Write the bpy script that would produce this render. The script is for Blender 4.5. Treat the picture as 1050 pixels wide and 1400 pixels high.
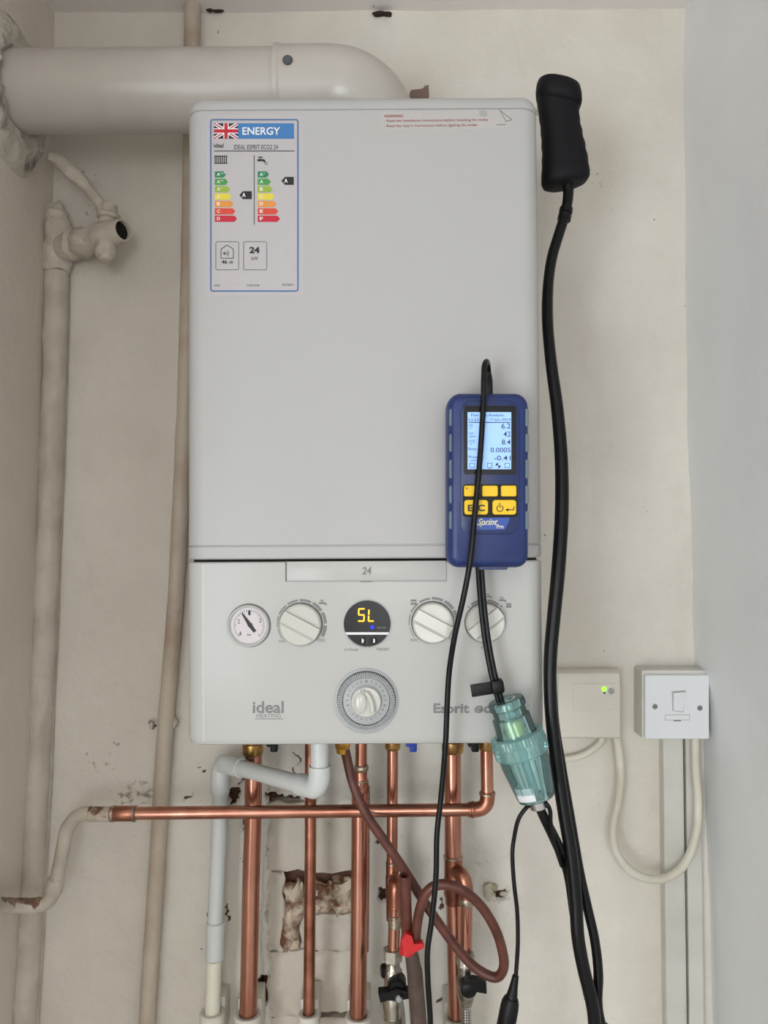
import bpy, bmesh, math, random
import numpy as np
from mathutils import Vector, Matrix, noise

for _o in list(bpy.data.objects):
    bpy.data.objects.remove(_o, do_unlink=True)
SC = bpy.context.scene
COL = SC.collection
RND = random.Random(11)
R = math.radians

# ------------------------------------------------------------------ camera
FPX = 1078.0                                   # focal length in pixels of the 1050x1400 frame
CAM_LOC = Vector((0.0, -1.145, 1.45))
CAM_ROT = (Matrix.Rotation(R(90 + 1.6), 3, 'X') @ Matrix.Rotation(R(-0.35), 3, 'Z'))
_c = bpy.data.cameras.new('camera')
_c.sensor_fit = 'VERTICAL'; _c.sensor_height = 24.0; _c.lens = FPX / 1400 * 24.0
_c.clip_start = 0.01
CAM = bpy.data.objects.new('camera', _c); COL.objects.link(CAM)
CAM.matrix_world = Matrix.Translation(CAM_LOC) @ CAM_ROT.to_4x4()
SC.camera = CAM

# ------------------------------------------------------------------ world, daylight, exposure
SC.view_settings.view_transform = 'Standard'
SC.view_settings.look = 'None'
SC.view_settings.gamma = 1.0
SC.view_settings.use_curve_mapping = False
SC.view_settings.exposure = -0.08
SC.cycles.max_bounces = 8
SC.cycles.diffuse_bounces = 5
SC.cycles.glossy_bounces = 4
SC.cycles.transparent_max_bounces = 16
SC.cycles.caustics_reflective = False
SC.cycles.caustics_refractive = False
_w = bpy.data.worlds.new('sky'); SC.world = _w; _w.use_nodes = True
_w.node_tree.nodes['Background'].inputs[0].default_value = (0.75, 0.85, 1.0, 1)
_w.node_tree.nodes['Background'].inputs[1].default_value = 1.0
# daylight that enters through the glazed door in the room's rear wall, behind the viewer and to the left
_l = bpy.data.lights.new('door_daylight', 'AREA'); _l.shape = 'RECTANGLE'
_l.size = 1.0; _l.size_y = 1.6; _l.energy = 48.0; _l.color = (0.885, 0.955, 0.985)
LIGHT = bpy.data.objects.new('door_daylight', _l); COL.objects.link(LIGHT)
LIGHT.location = (-1.42, -3.21, 0.85)
LIGHT.rotation_euler = (R(90), 0, 0)
# added fill light, set as a made-up window, to lift the left side
_l2 = bpy.data.lights.new('added_fill_light', 'AREA'); _l2.shape = 'RECTANGLE'
_l2.size = 0.55; _l2.size_y = 0.9; _l2.energy = 12.0; _l2.color = (0.95, 0.96, 1.0)
LIGHT2 = bpy.data.objects.new('added_fill_light', _l2); COL.objects.link(LIGHT2)
LIGHT2.location = (0.12, -3.21, 1.35); LIGHT2.rotation_euler = (R(90), 0, 0)

# ------------------------------------------------------------------ helpers
def P(px, py, d=0.0):
    """photo pixel -> point on the vertical plane standing d metres in front of the back wall"""
    v = CAM_ROT @ Vector(((px - 525) / FPX, (700 - py) / FPX, -1.0))
    t = (-d - CAM_LOC.y) / v.y
    return CAM_LOC + v * t
def S(n, d):                                   # pixel length at depth d -> metres
    return n * (1.145 - d) / FPX
def lin(c):
    out = []
    for x in c[:3]:
        x = x / 255.0
        out.append(x / 12.92 if x <= 0.04045 else ((x + 0.055) / 1.055) ** 2.4)
    return (out[0], out[1], out[2], 1.0)

MATS = {}
def M(name, col, rough=0.5, metal=0.0, col2=None, nscale=20.0, ncontrast=(0.4, 0.62), bump=0.0, bscale=80.0,
      coat=0.0, emit=0.0, spec=0.5, streak=None):
    m = bpy.data.materials.new(name); m.use_nodes = True
    nt = m.node_tree; b = nt.nodes['Principled BSDF']
    b.inputs['Base Color'].default_value = lin(col)
    b.inputs['Roughness'].default_value = rough
    b.inputs['Metallic'].default_value = metal
    b.inputs['Specular IOR Level'].default_value = spec
    b.inputs['Coat Weight'].default_value = coat
    if emit:
        b.inputs['Emission Color'].default_value = lin(col)
        b.inputs['Emission Strength'].default_value = emit
    tc = None
    if col2 is not None or bump:
        tc = nt.nodes.new('ShaderNodeTexCoord')
        src = tc.outputs['Object']
        if streak:
            mp = nt.nodes.new('ShaderNodeMapping'); mp.inputs['Scale'].default_value = streak
            nt.links.new(src, mp.inputs['Vector']); src = mp.outputs['Vector']
    if col2 is not None:
        n = nt.nodes.new('ShaderNodeTexNoise'); n.inputs['Scale'].default_value = nscale
        n.inputs['Detail'].default_value = 5
        nt.links.new(src, n.inputs['Vector'])
        r = nt.nodes.new('ShaderNodeValToRGB')
        r.color_ramp.elements[0].position = ncontrast[0]; r.color_ramp.elements[0].color = lin(col)
        r.color_ramp.elements[1].position = ncontrast[1]; r.color_ramp.elements[1].color = lin(col2)
        nt.links.new(n.outputs['Fac'], r.inputs['Fac'])
        nt.links.new(r.outputs['Color'], b.inputs['Base Color'])
    if bump:
        n = nt.nodes.new('ShaderNodeTexNoise'); n.inputs['Scale'].default_value = bscale
        n.inputs['Detail'].default_value = 6
        nt.links.new(tc.outputs['Object'], n.inputs['Vector'])
        bp = nt.nodes.new('ShaderNodeBump'); bp.inputs['Strength'].default_value = bump
        bp.inputs['Distance'].default_value = 0.004
        nt.links.new(n.outputs['Fac'], bp.inputs['Height'])
        nt.links.new(bp.outputs['Normal'], b.inputs['Normal'])
    MATS[name] = m
    return m

def catmull(pts, sub=6):
    if len(pts) < 3: return [Vector(p) for p in pts]
    pts = [Vector(p) for p in pts]
    q = [pts[0] * 2 - pts[1]] + pts + [pts[-1] * 2 - pts[-2]]
    out = []
    for i in range(1, len(q) - 2):
        a, b, c, d = q[i - 1], q[i], q[i + 1], q[i + 2]
        for k in range(sub):
            t = k / sub
            out.append(0.5 * ((2 * b) + (c - a) * t + (2 * a - 5 * b + 4 * c - d) * t * t + (3 * b - 3 * c + d - a) * t ** 3))
    out.append(pts[-1])
    return out

class MB:
    def __init__(s): s.v = []; s.f = []; s.m = []
    def add(s, vs, fs, mi=0):
        o = len(s.v); s.v += [Vector(v) for v in vs]
        for f in fs: s.f.append([i + o for i in f]); s.m.append(mi)
        return s
    def tube(s, pts, r, n=14, cap=True, mi=0, smooth=0):
        if smooth:
            rr = r
            if isinstance(r, (list, tuple)):
                k = len(pts); rr = []
                for i in range(k - 1):
                    for j in range(smooth): rr.append(r[i] + (r[i + 1] - r[i]) * j / smooth)
                rr.append(r[-1])
            pts = catmull(pts, smooth); r = rr
        pts = [Vector(p) for p in pts]
        if not isinstance(r, (list, tuple)): r = [r] * len(pts)
        vs = []; fs = []
        t0 = (pts[1] - pts[0]).normalized()
        up = Vector((0, 0, 1)) if abs(t0.z) < 0.9 else Vector((0, 1, 0))
        u = t0.cross(up).normalized()
        for i, p in enumerate(pts):
            if i == 0: t = t0
            elif i == len(pts) - 1: t = (pts[i] - pts[i - 1]).normalized()
            else: t = ((pts[i + 1] - pts[i]).normalized() + (pts[i] - pts[i - 1]).normalized()).normalized()
            u = (u - t * u.dot(t)).normalized(); w = t.cross(u)
            for k in range(n):
                a = 2 * math.pi * k / n
                vs.append(p + (u * math.cos(a) + w * math.sin(a)) * r[i])
        for i in range(len(pts) - 1):
            for k in range(n):
                k2 = (k + 1) % n
                fs.append([i * n + k, i * n + k2, (i + 1) * n + k2, (i + 1) * n + k])
        if cap:
            fs.append(list(range(n))[::-1]); fs.append([(len(pts) - 1) * n + k for k in range(n)])
        return s.add(vs, fs, mi)
    def lathe(s, o, axis, prof, n=24, mi=0, cap=True, phase=0.0):
        """prof = [(distance along axis, radius)...]"""
        o = Vector(o); t = Vector(axis).normalized()
        up = Vector((0, 0, 1)) if abs(t.z) < 0.9 else Vector((0, 1, 0))
        u = t.cross(up).normalized(); w = t.cross(u)
        vs = []; fs = []
        for (a, r) in prof:
            for k in range(n):
                g = 2 * math.pi * k / n + phase
                vs.append(o + t * a + (u * math.cos(g) + w * math.sin(g)) * max(r, 1e-5))
        for i in range(len(prof) - 1):
            for k in range(n):
                k2 = (k + 1) % n
                fs.append([i * n + k, i * n + k2, (i + 1) * n + k2, (i + 1) * n + k])
        if cap:
            fs.append(list(range(n))[::-1]); fs.append([(len(prof) - 1) * n + k for k in range(n)])
        return s.add(vs, fs, mi)
    def box(s, c, size, rot=None, bevel=0.0, seg=2, mi=0):
        bm = bmesh.new(); bmesh.ops.create_cube(bm, size=1.0)
        for v in bm.verts: v.co = Vector((v.co.x * size[0], v.co.y * size[1], v.co.z * size[2]))
        if bevel: bmesh.ops.bevel(bm, geom=bm.edges[:], offset=bevel, segments=seg, affect='EDGES', profile=0.5)
        bm.verts.index_update()
        rm = rot if rot is not None else Matrix.Identity(3)
        s.add([rm @ v.co + Vector(c) for v in bm.verts], [[v.index for v in f.verts] for f in bm.faces], mi)
        bm.free(); return s
    def pbox(s, x0, y0, x1, y1, d0, d1, bevel=0.0, mi=0, seg=2):
        """box whose front outline is a pixel rectangle at depth d1, reaching back to depth d0"""
        a = P(x0, y1, d1); b = P(x1, y0, d1)
        return s.box(((a.x + b.x) / 2, -(d0 + d1) / 2, (a.z + b.z) / 2), (abs(b.x - a.x), abs(d1 - d0), abs(b.z - a.z)), None, bevel, seg, mi)
    def poly(s, pts, d, th=0.0003, mi=0):
        """flat plate: pixel polygon standing th proud of depth d"""
        f = [P(x, y, d + th) for x, y in pts]; n = len(f)
        a = [Vector((p.x, -d, p.z)) for p in f]; b = [Vector((p.x, -d - th, p.z)) for p in f]
        fs = [list(range(n, 2 * n))] + [[i, (i + 1) % n, n + (i + 1) % n, n + i] for i in range(n)]
        return s.add(a + b, fs, mi)
    def rect(s, x0, y0, x1, y1, d, th=0.0003, mi=0):
        return s.poly([(x0, y0), (x1, y0), (x1, y1), (x0, y1)], d, th, mi)
    def line(s, x0, y0, x1, y1, w, d, th=0.0003, mi=0):
        dx, dy = x1 - x0, y1 - y0; L = math.hypot(dx, dy) or 1; nx, ny = -dy / L * w / 2, dx / L * w / 2
        return s.poly([(x0 + nx, y0 + ny), (x1 + nx, y1 + ny), (x1 - nx, y1 - ny), (x0 - nx, y0 - ny)], d, th, mi)
    def arc(s, cx, cy, r0, r1, d, th=0.0003, a0=0, a1=360, n=40, mi=0):
        """flat ring; angles clockwise from up, in degrees"""
        full = abs(a1 - a0) >= 360
        vs = []; fs = []; k = n if full else n + 1
        for i in range(k):
            a = R(a0 + (a1 - a0) * i / n)
            for rr in (r0, r1):
                p = P(cx + rr * math.sin(a), cy - rr * math.cos(a), d)
                vs.append(Vector((p.x, -d, p.z))); vs.append(Vector((p.x, -d - th, p.z)))
        for i in range(n):
            j = (i + 1) % k
            A, B = i * 4, j * 4
            fs += [[A + 1, A + 3, B + 3, B + 1], [A + 2, B + 2, B + 3, A + 3], [A, A + 1, B + 1, B]]
        return s.add(vs, fs, mi)
    def disc(s, cx, cy, r, d, th=0.0003, n=40, mi=0):
        return s.poly([(cx + r * math.sin(2 * math.pi * i / n), cy - r * math.cos(2 * math.pi * i / n)) for i in range(n)], d, th, mi)
    def rrect(s, x0, y0, x1, y1, r, d, th=0.0003, mi=0):
        return s.poly(rr_pts(x0, y0, x1, y1, r), d, th, mi)
    def rframe(s, x0, y0, x1, y1, r, w, d, th=0.0003, mi=0):
        a = rr_pts(x0, y0, x1, y1, r); b = rr_pts(x0 + w, y0 + w, x1 - w, y1 - w, max(r - w, 0.2)); n = len(a)
        vs = []
        for q in (a, b):
            for x, y in q:
                p = P(x, y, d); vs.append(Vector((p.x, -d - th, p.z)))
        return s.add(vs, [[i, (i + 1) % n, n + (i + 1) % n, n + i] for i in range(n)], mi)
    def text(s, txt, x0, y0, x1, y1, d, mi=0, bold=0.0, shear=0.0, th=0.0003):
        """lettering fitted to a pixel box on depth d"""
        vs, fs = text_mesh(txt, bold, shear)
        xa = min(v[0] for v in vs); xb = max(v[0] for v in vs); ya = min(v[1] for v in vs); yb = max(v[1] for v in vs)
        out = []
        for v in vs:
            u = (v[0] - xa) / (xb - xa); w = (v[1] - ya) / max(yb - ya, 1e-6)
            p = P(x0 + (x1 - x0) * u, y1 + (y0 - y1) * w, d)
            out.append(Vector((p.x, -d - th, p.z)))
        return s.add(out, fs, mi)
    def blob(s, c, r, amp=0.2, fr=40.0, sub=3, mi=0, squash=(1, 1, 1), seed=0):
        bm = bmesh.new(); bmesh.ops.create_icosphere(bm, subdivisions=sub, radius=1.0)
        bm.verts.index_update(); c = Vector(c); vs = []
        for v in bm.verts:
            q = Vector((v.co.x * squash[0], v.co.y * squash[1], v.co.z * squash[2])) * r
            k = 1 + amp * noise.noise((c + q) * fr + Vector((seed, seed * 3.1, 0)))
            vs.append(c + q * k)
        s.add(vs, [[v.index for v in f.verts] for f in bm.faces], mi); bm.free(); return s
    def lump(s, amp, fr, seed=0.0):
        for i, v in enumerate(s.v):
            q = v * fr + Vector((seed, 0, seed))
            s.v[i] = v + Vector((noise.noise(q), noise.noise(q + Vector((9, 0, 0))), noise.noise(q + Vector((0, 9, 0))))) * amp
        return s

def rr_pts(x0, y0, x1, y1, r, n=5):
    out = []
    for cx, cy, a in ((x1 - r, y0 + r, 0), (x1 - r, y1 - r, 90), (x0 + r, y1 - r, 180), (x0 + r, y0 + r, 270)):
        for k in range(n + 1):
            g = R(a + 90 * k / n)
            out.append((cx + r * math.sin(g), cy - r * math.cos(g)))
    return out

_TC = {}
def text_mesh(txt, bold=0.0, shear=0.0):
    key = (txt, bold, shear)
    if key not in _TC:
        c = bpy.data.curves.new('lettering', 'FONT'); c.body = txt; c.size = 1.0; c.offset = bold; c.shear = shear
        c.resolution_u = 3
        o = bpy.data.objects.new('lettering', c)
        me = bpy.data.meshes.new_from_object(o)
        _TC[key] = ([tuple(v.co) for v in me.vertices], [list(p.vertices) for p in me.polygons])
        bpy.data.objects.remove(o); bpy.data.meshes.remove(me); bpy.data.curves.remove(c)
    return _TC[key]

ORG = {}
def build(name, mb, mats, parent=None, label=None, cat=None, group=None, kind=None, at=None, smooth=38):
    """link one mesh; a child keeps the origin of its thing"""
    if not isinstance(mats, (list, tuple)): mats = [mats]
    if parent is not None: o0 = ORG[parent]
    elif at is not None: o0 = Vector(at)
    else:
        xs = [v.x for v in mb.v]; ys = [v.y for v in mb.v]; zs = [v.z for v in mb.v]
        o0 = Vector(((min(xs) + max(xs)) / 2, (min(ys) + max(ys)) / 2, min(zs)))
    me = bpy.data.meshes.new(name)
    me.from_pydata([tuple(v - o0) for v in mb.v], [], mb.f)
    for m in mats: me.materials.append(MATS[m] if isinstance(m, str) else m)
    me.polygons.foreach_set('material_index', mb.m)
    bm = bmesh.new(); bm.from_mesh(me)
    bmesh.ops.recalc_face_normals(bm, faces=bm.faces[:]); bm.to_mesh(me); bm.free()
    if smooth:
        me.polygons.foreach_set('use_smooth', [True] * len(me.polygons))
        me.set_sharp_from_angle(angle=R(smooth))
    me.update()
    o = bpy.data.objects.new(name, me); COL.objects.link(o)
    if parent is not None: o.parent = parent
    else: o.location = o0
    ORG[o] = o0
    for k, v in (('label', label), ('category', cat), ('group', group), ('kind', kind)):
        if v: o[k] = v
    return o
def thing(name, label, cat, at, group=None):
    o = bpy.data.objects.new(name, None); COL.objects.link(o)
    o.empty_display_size = 0.02
    o.location = at; ORG[o] = Vector(at); o['label'] = label; o['category'] = cat
    if group: o['group'] = group
    return o

# ------------------------------------------------------------------ materials
M('boiler_white', (183, 182, 181), 0.34, spec=0.25)
M('panel_white', (191, 190, 187), 0.2, spec=0.15)
M('knob_white', (200, 199, 192), 0.18, spec=0.5)
M('upvc_white', (228, 228, 224), 0.3, col2=(214, 214, 210), nscale=14)
M('flue_white', (194, 188, 180), 0.28, col2=(186, 180, 172), nscale=9)
M('condensate_white', (208, 210, 208), 0.35)
M('cream_pipe', (226, 222, 204), 0.5)
M('sticker_white', (187, 182, 184), 0.45)
M('sticker_clear', (186, 183, 181), 0.3)
M('dark_gap', (40, 38, 38), 0.8)
M('line_grey', (96, 94, 92), 0.6)
M('print_grey', (128, 128, 128), 0.6)
M('print_pale', (165, 165, 165), 0.6)
M('print_dark', (38, 38, 42), 0.6)
M('print_red', (150, 52, 52), 0.6)
M('label_blue', (62, 122, 180), 0.5)
M('label_border', (72, 112, 160), 0.5)
M('flag_blue', (38, 34, 62), 0.5)
M('flag_red', (190, 30, 52), 0.5)
M('white_print', (238, 236, 236), 0.5)
for nm, c in (('arrow_green_dark', (38, 130, 84)), ('arrow_green', (70, 150, 72)), ('arrow_lime', (150, 176, 66)), ('arrow_yellow', (226, 208, 66)),
              ('arrow_orange', (226, 146, 64)), ('arrow_vermilion', (212, 72, 52)), ('arrow_red', (196, 30, 54)), ('arrow_black', (26, 24, 26))):
    M(nm, c, 0.5)
M('gauge_face', (206, 198, 200), 0.4)
M('bezel_grey', (176, 176, 174), 0.35)
M('timer_grey', (174, 176, 177), 0.4)
M('highlight_white', (216, 216, 214), 0.4)
M('timer_dark', (84, 88, 90), 0.5)
M('display_black', (18, 18, 22), 0.25, spec=0.25)
M('amber_lit', (255, 176, 20), 0.5, emit=1.4)
M('blue_lit', (20, 30, 255), 0.5, emit=1.2)
M('green_lit', (150, 240, 60), 0.5, emit=1.3)
M('copper', (202, 146, 126), 0.25, 1.0, col2=(164, 108, 90), nscale=26, ncontrast=(0.36, 0.72), bump=0.03, bscale=60, streak=(1, 1, 0.35))
M('copper_old', (186, 128, 106), 0.34, 1.0, col2=(130, 82, 66), nscale=30, ncontrast=(0.35, 0.7), bump=0.08, bscale=90)
M('solder', (186, 178, 164), 0.38, 1.0, col2=(150, 116, 92), nscale=160)
M('brass', (196, 158, 92), 0.32, 1.0, col2=(140, 108, 70), nscale=70)
M('brass_yellow', (214, 160, 44), 0.42, 0.5, col2=(150, 106, 40), nscale=90)
M('nickel', (196, 190, 178), 0.3, 1.0, col2=(140, 132, 118), nscale=60, bump=0.04)
M('steel', (190, 190, 190), 0.28, 1.0)
M('black_plastic', (10, 10, 11), 0.42, spec=0.25, col2=(20, 19, 20), nscale=60)
M('black_rubber', (20, 18, 22), 0.6, spec=0.2, bump=0.03, bscale=900)
M('black_cable', (10, 10, 12), 0.32, spec=0.28)
M('blue_lever', (28, 60, 160), 0.45)
M('brown_rubber', (104, 58, 46), 0.4, col2=(84, 44, 36), nscale=40)
M('brown_dark_pipe', (92, 74, 66), 0.45, col2=(70, 54, 48), nscale=40)
M('red_plastic', (206, 36, 40), 0.35)
M('boot_blue', (30, 50, 108), 0.42, col2=(26, 44, 98), nscale=30)
M('boot_navy', (28, 45, 94), 0.38)
M('slot_green', (98, 116, 120), 0.5)
M('key_yellow', (244, 200, 22), 0.45)
M('screen_blue', (146, 184, 240), 0.4, emit=0.55)
M('screen_ink', (44, 52, 84), 0.6)
M('logo_blue', (18, 70, 160), 0.35)
M('logo_cream', (228, 222, 190), 0.5)
M('cream_plastic', (218, 212, 200), 0.45)
M('white_plastic', (224, 226, 228), 0.35)
M('cable_white', (220, 216, 202), 0.45, col2=(206, 200, 182), nscale=16)
M('painted_pipe', (204, 195, 182), 0.55, col2=(188, 178, 164), nscale=22, bump=0.5, bscale=120)
M('painted_riser', (196, 184, 168), 0.55, col2=(172, 150, 134), nscale=16, bump=0.35, bscale=140, ncontrast=(0.42, 0.75))
M('painted_stained', (190, 178, 160), 0.55, col2=(110, 74, 56), nscale=60, ncontrast=(0.5, 0.62), bump=0.4, bscale=150)
M('rusty_paint', (150, 128, 110), 0.7, col2=(112, 82, 64), nscale=60, ncontrast=(0.42, 0.6), bump=0.4, bscale=150)
M('pipe_black_inside', (10, 9, 9), 0.9)
M('filler', (196, 188, 176), 0.75, col2=(128, 120, 118), nscale=26, ncontrast=(0.56, 0.66), bump=0.8, bscale=70)
M('trunking_white', (214, 212, 204), 0.5, col2=(204, 201, 192), nscale=12, bump=0.1, bscale=90)
M('brown_bracket', (128, 106, 96), 0.7)
M('green_flake', (160, 152, 118), 0.8, col2=(200, 190, 170), nscale=90)
M('hole_dark', (52, 36, 28), 0.95)
M('yellow_filter', (200, 206, 110), 0.7)
M('door_wood', (214, 212, 206), 0.5)

def wall_material(name, base, base2, speck=(96, 78, 62), stain=(92, 60, 44), attr=False, bump=0.35, nicks=0.735):
    m = bpy.data.materials.new(name); m.use_nodes = True; nt = m.node_tree; b = nt.nodes['Principled BSDF']
    N = nt.nodes.new; L = nt.links.new
    b.inputs['Roughness'].default_value = 0.5; b.inputs['Specular IOR Level'].default_value = 0.35
    geo = N('ShaderNodeNewGeometry')
    n1 = N('ShaderNodeTexNoise'); n1.inputs['Scale'].default_value = 5.0; n1.inputs['Detail'].default_value = 8; n1.inputs['Roughness'].default_value = 0.6
    L(geo.outputs['Position'], n1.inputs['Vector'])
    r1 = N('ShaderNodeValToRGB'); r1.color_ramp.elements[0].position = 0.35; r1.color_ramp.elements[0].color = lin(base)
    r1.color_ramp.elements[1].position = 0.7; r1.color_ramp.elements[1].color = lin(base2)
    L(n1.outputs['Fac'], r1.inputs['Fac']); col = r1.outputs['Color']
    def over(col, fac, c):
        x = N('ShaderNodeMix'); x.data_type = 'RGBA'; L(fac, x.inputs[0]); L(col, x.inputs[6]); x.inputs[7].default_value = lin(c); return x.outputs[2]
    # paint nicks: sparse specks with a shape of their own
    n2 = N('ShaderNodeTexNoise'); n2.inputs['Scale'].default_value = 62.0; n2.inputs['Detail'].default_value = 5
    L(geo.outputs['Position'], n2.inputs['Vector'])
    r2 = N('ShaderNodeMapRange'); r2.inputs['From Min'].default_value = nicks; r2.inputs['From Max'].default_value = nicks + 0.025; L(n2.outputs['Fac'], r2.inputs['Value'])
    f2 = r2.outputs[0]
    if attr:
        a1 = N('ShaderNodeAttribute'); a1.attribute_name = 'dirt'
        n3 = N('ShaderNodeTexNoise'); n3.inputs['Scale'].default_value = 110.0; n3.inputs['Detail'].default_value = 6
        L(geo.outputs['Position'], n3.inputs['Vector'])
        mu = N('ShaderNodeMath'); mu.operation = 'MULTIPLY_ADD'; L(a1.outputs['Fac'], mu.inputs[0]); mu.inputs[1].default_value = 0.30; L(n3.outputs['Fac'], mu.inputs[2])
        r3 = N('ShaderNodeMapRange'); r3.inputs['From Min'].default_value = 0.72; r3.inputs['From Max'].default_value = 0.86; r3.inputs['To Max'].default_value = 0.7
        L(mu.outputs[0], r3.inputs['Value']); col = over(col, r3.outputs[0], (118, 100, 82))
    col = over(col, f2, speck)
    if attr:
        a2 = N('ShaderNodeAttribute'); a2.attribute_name = 'stain'
        mu = N('ShaderNodeMath'); mu.operation = 'MULTIPLY_ADD'; L(n2.outputs['Fac'], mu.inputs[0]); mu.inputs[1].default_value = 0.8; L(a2.outputs['Fac'], mu.inputs[2])
        r4 = N('ShaderNodeMapRange'); r4.inputs['From Min'].default_value = 0.78; r4.inputs['From Max'].default_value = 0.95; L(mu.outputs[0], r4.inputs['Value'])
        col = over(col, r4.outputs[0], stain)
    L(col, b.inputs['Base Color'])
    n5 = N('ShaderNodeTexNoise'); n5.inputs['Scale'].default_value = 34.0; n5.inputs['Detail'].default_value = 9; n5.inputs['Roughness'].default_value = 0.62
    L(geo.outputs['Position'], n5.inputs['Vector'])
    bp = N('ShaderNodeBump'); bp.inputs['Strength'].default_value = bump; bp.inputs['Distance'].default_value = 0.006
    L(n5.outputs['Fac'], bp.inputs['Height']); L(bp.outputs['Normal'], b.inputs['Normal'])
    MATS[name] = m
wall_material('plaster_back', (228, 222, 211), (214, 207, 196), attr=True, bump=0.6)
wall_material('plaster_side', (238, 239, 240), (230, 231, 232), bump=0.14, nicks=0.80)
wall_material('plaster_left', (226, 216, 204), (217, 207, 195), bump=0.3, nicks=0.77)
wall_material('room_paint', (232, 226, 218), (224, 218, 210), bump=0.05)
wall_material('ceiling_paint', (242, 236, 232), (234, 228, 224), bump=0.12)
wall_material('painted_brick', (212, 202, 188), (200, 189, 175), speck=(120, 84, 60), bump=0.5)
M('bare_brick', (214, 196, 174), 0.85, col2=(112, 74, 52), nscale=42, ncontrast=(0.42, 0.58), bump=0.9, bscale=90)
M('floor_vinyl', (184, 180, 174), 0.6, col2=(174, 170, 164), nscale=4)

def trap_material(name, tint, alpha, diff):
    m = bpy.data.materials.new(name); m.use_nodes = True; nt = m.node_tree; N = nt.nodes.new; L = nt.links.new
    nt.nodes.remove(nt.nodes['Principled BSDF']); out = [n for n in nt.nodes if n.type == 'OUTPUT_MATERIAL'][0]
    tr = N('ShaderNodeBsdfTransparent'); tr.inputs[0].default_value = lin(tint)
    di = N('ShaderNodeBsdfTranslucent'); di.inputs[0].default_value = lin(diff)
    d2 = N('ShaderNodeBsdfDiffuse'); d2.inputs[0].default_value = lin(diff)
    md = N('ShaderNodeMixShader'); md.inputs[0].default_value = 0.6; L(di.outputs[0], md.inputs[1]); L(d2.outputs[0], md.inputs[2])
    mx = N('ShaderNodeMixShader'); mx.inputs[0].default_value = alpha; L(tr.outputs[0], mx.inputs[1]); L(md.outputs[0], mx.inputs[2])
    gl = N('ShaderNodeBsdfGlossy'); gl.inputs['Roughness'].default_value = 0.08; gl.inputs[0].default_value = (0.9, 1, 1, 1)
    lw = N('ShaderNodeFresnel'); lw.inputs[0].default_value = 1.45
    m2 = N('ShaderNodeMixShader'); L(lw.outputs[0], m2.inputs[0]); L(mx.outputs[0], m2.inputs[1]); L(gl.outputs[0], m2.inputs[2])
    L(m2.outputs[0], out.inputs['Surface']); MATS[name] = m
trap_material('teal_clear', (240, 253, 253), 0.16, (196, 236, 234))
trap_material('teal_collar', (220, 246, 246), 0.45, (178, 226, 224))

def braid_material(name):
    m = M(name, (176, 172, 164), 0.35, 1.0); nt = m.node_tree; b = nt.nodes['Principled BSDF']; N = nt.nodes.new; L = nt.links.new
    tc = N('ShaderNodeTexCoord'); ck = N('ShaderNodeTexChecker'); ck.inputs['Scale'].default_value = 420
    mp = N('ShaderNodeMapping'); mp.inputs['Rotation'].default_value = (0, R(45), 0)
    L(tc.outputs['Object'], mp.inputs['Vector']); L(mp.outputs['Vector'], ck.inputs['Vector'])
    ck.inputs['Color1'].default_value = lin((206, 202, 196)); ck.inputs['Color2'].default_value = lin((110, 106, 100))
    L(ck.outputs['Color'], b.inputs['Base Color'])
braid_material('braid_steel')

# ------------------------------------------------------------------ the room shell
CEIL = P(500, 15, 0).z
def tab(rows):                                   # wall line read off the photograph: height -> x
    q = sorted((P(px, py, 0).z, P(px, py, 0).x) for px, py in rows)
    zs = [0.0] + [a for a, b in q] + [3.0]; xs = [q[0][1]] + [b for a, b in q] + [q[-1][1]]
    return lambda z: float(np.interp(z, zs, xs))
X_LEFT = tab([(75, 0), (73, 300), (62, 700), (54, 1000), (30, 1400)])
X_RIGHT = tab([(936, 10), (937, 440), (944, 700), (949, 900), (960, 960), (974, 1400)])

def seg_dist(X, Y, pts):
    best = np.full(X.shape, 1e9)
    for (x0, y0), (x1, y1) in zip(pts[:-1], pts[1:]):
        dx, dy = x1 - x0, y1 - y0; L2 = dx * dx + dy * dy
        t = np.clip(((X - x0) * dx + (Y - y0) * dy) / L2, 0, 1)
        best = np.minimum(best, np.hypot(X - x0 - t * dx, Y - y0 - t * dy))
    return best
def in_poly(X, Y, pts):
    inside = np.zeros(X.shape, bool); j = len(pts) - 1
    for i in range(len(pts)):
        xi, yi = pts[i]; xj, yj = pts[j]
        c = ((yi > Y) != (yj > Y)) & (X < (xj - xi) * (Y - yi) / (yj - yi + 1e-12) + xi)
        inside ^= c; j = i
    return inside

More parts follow.
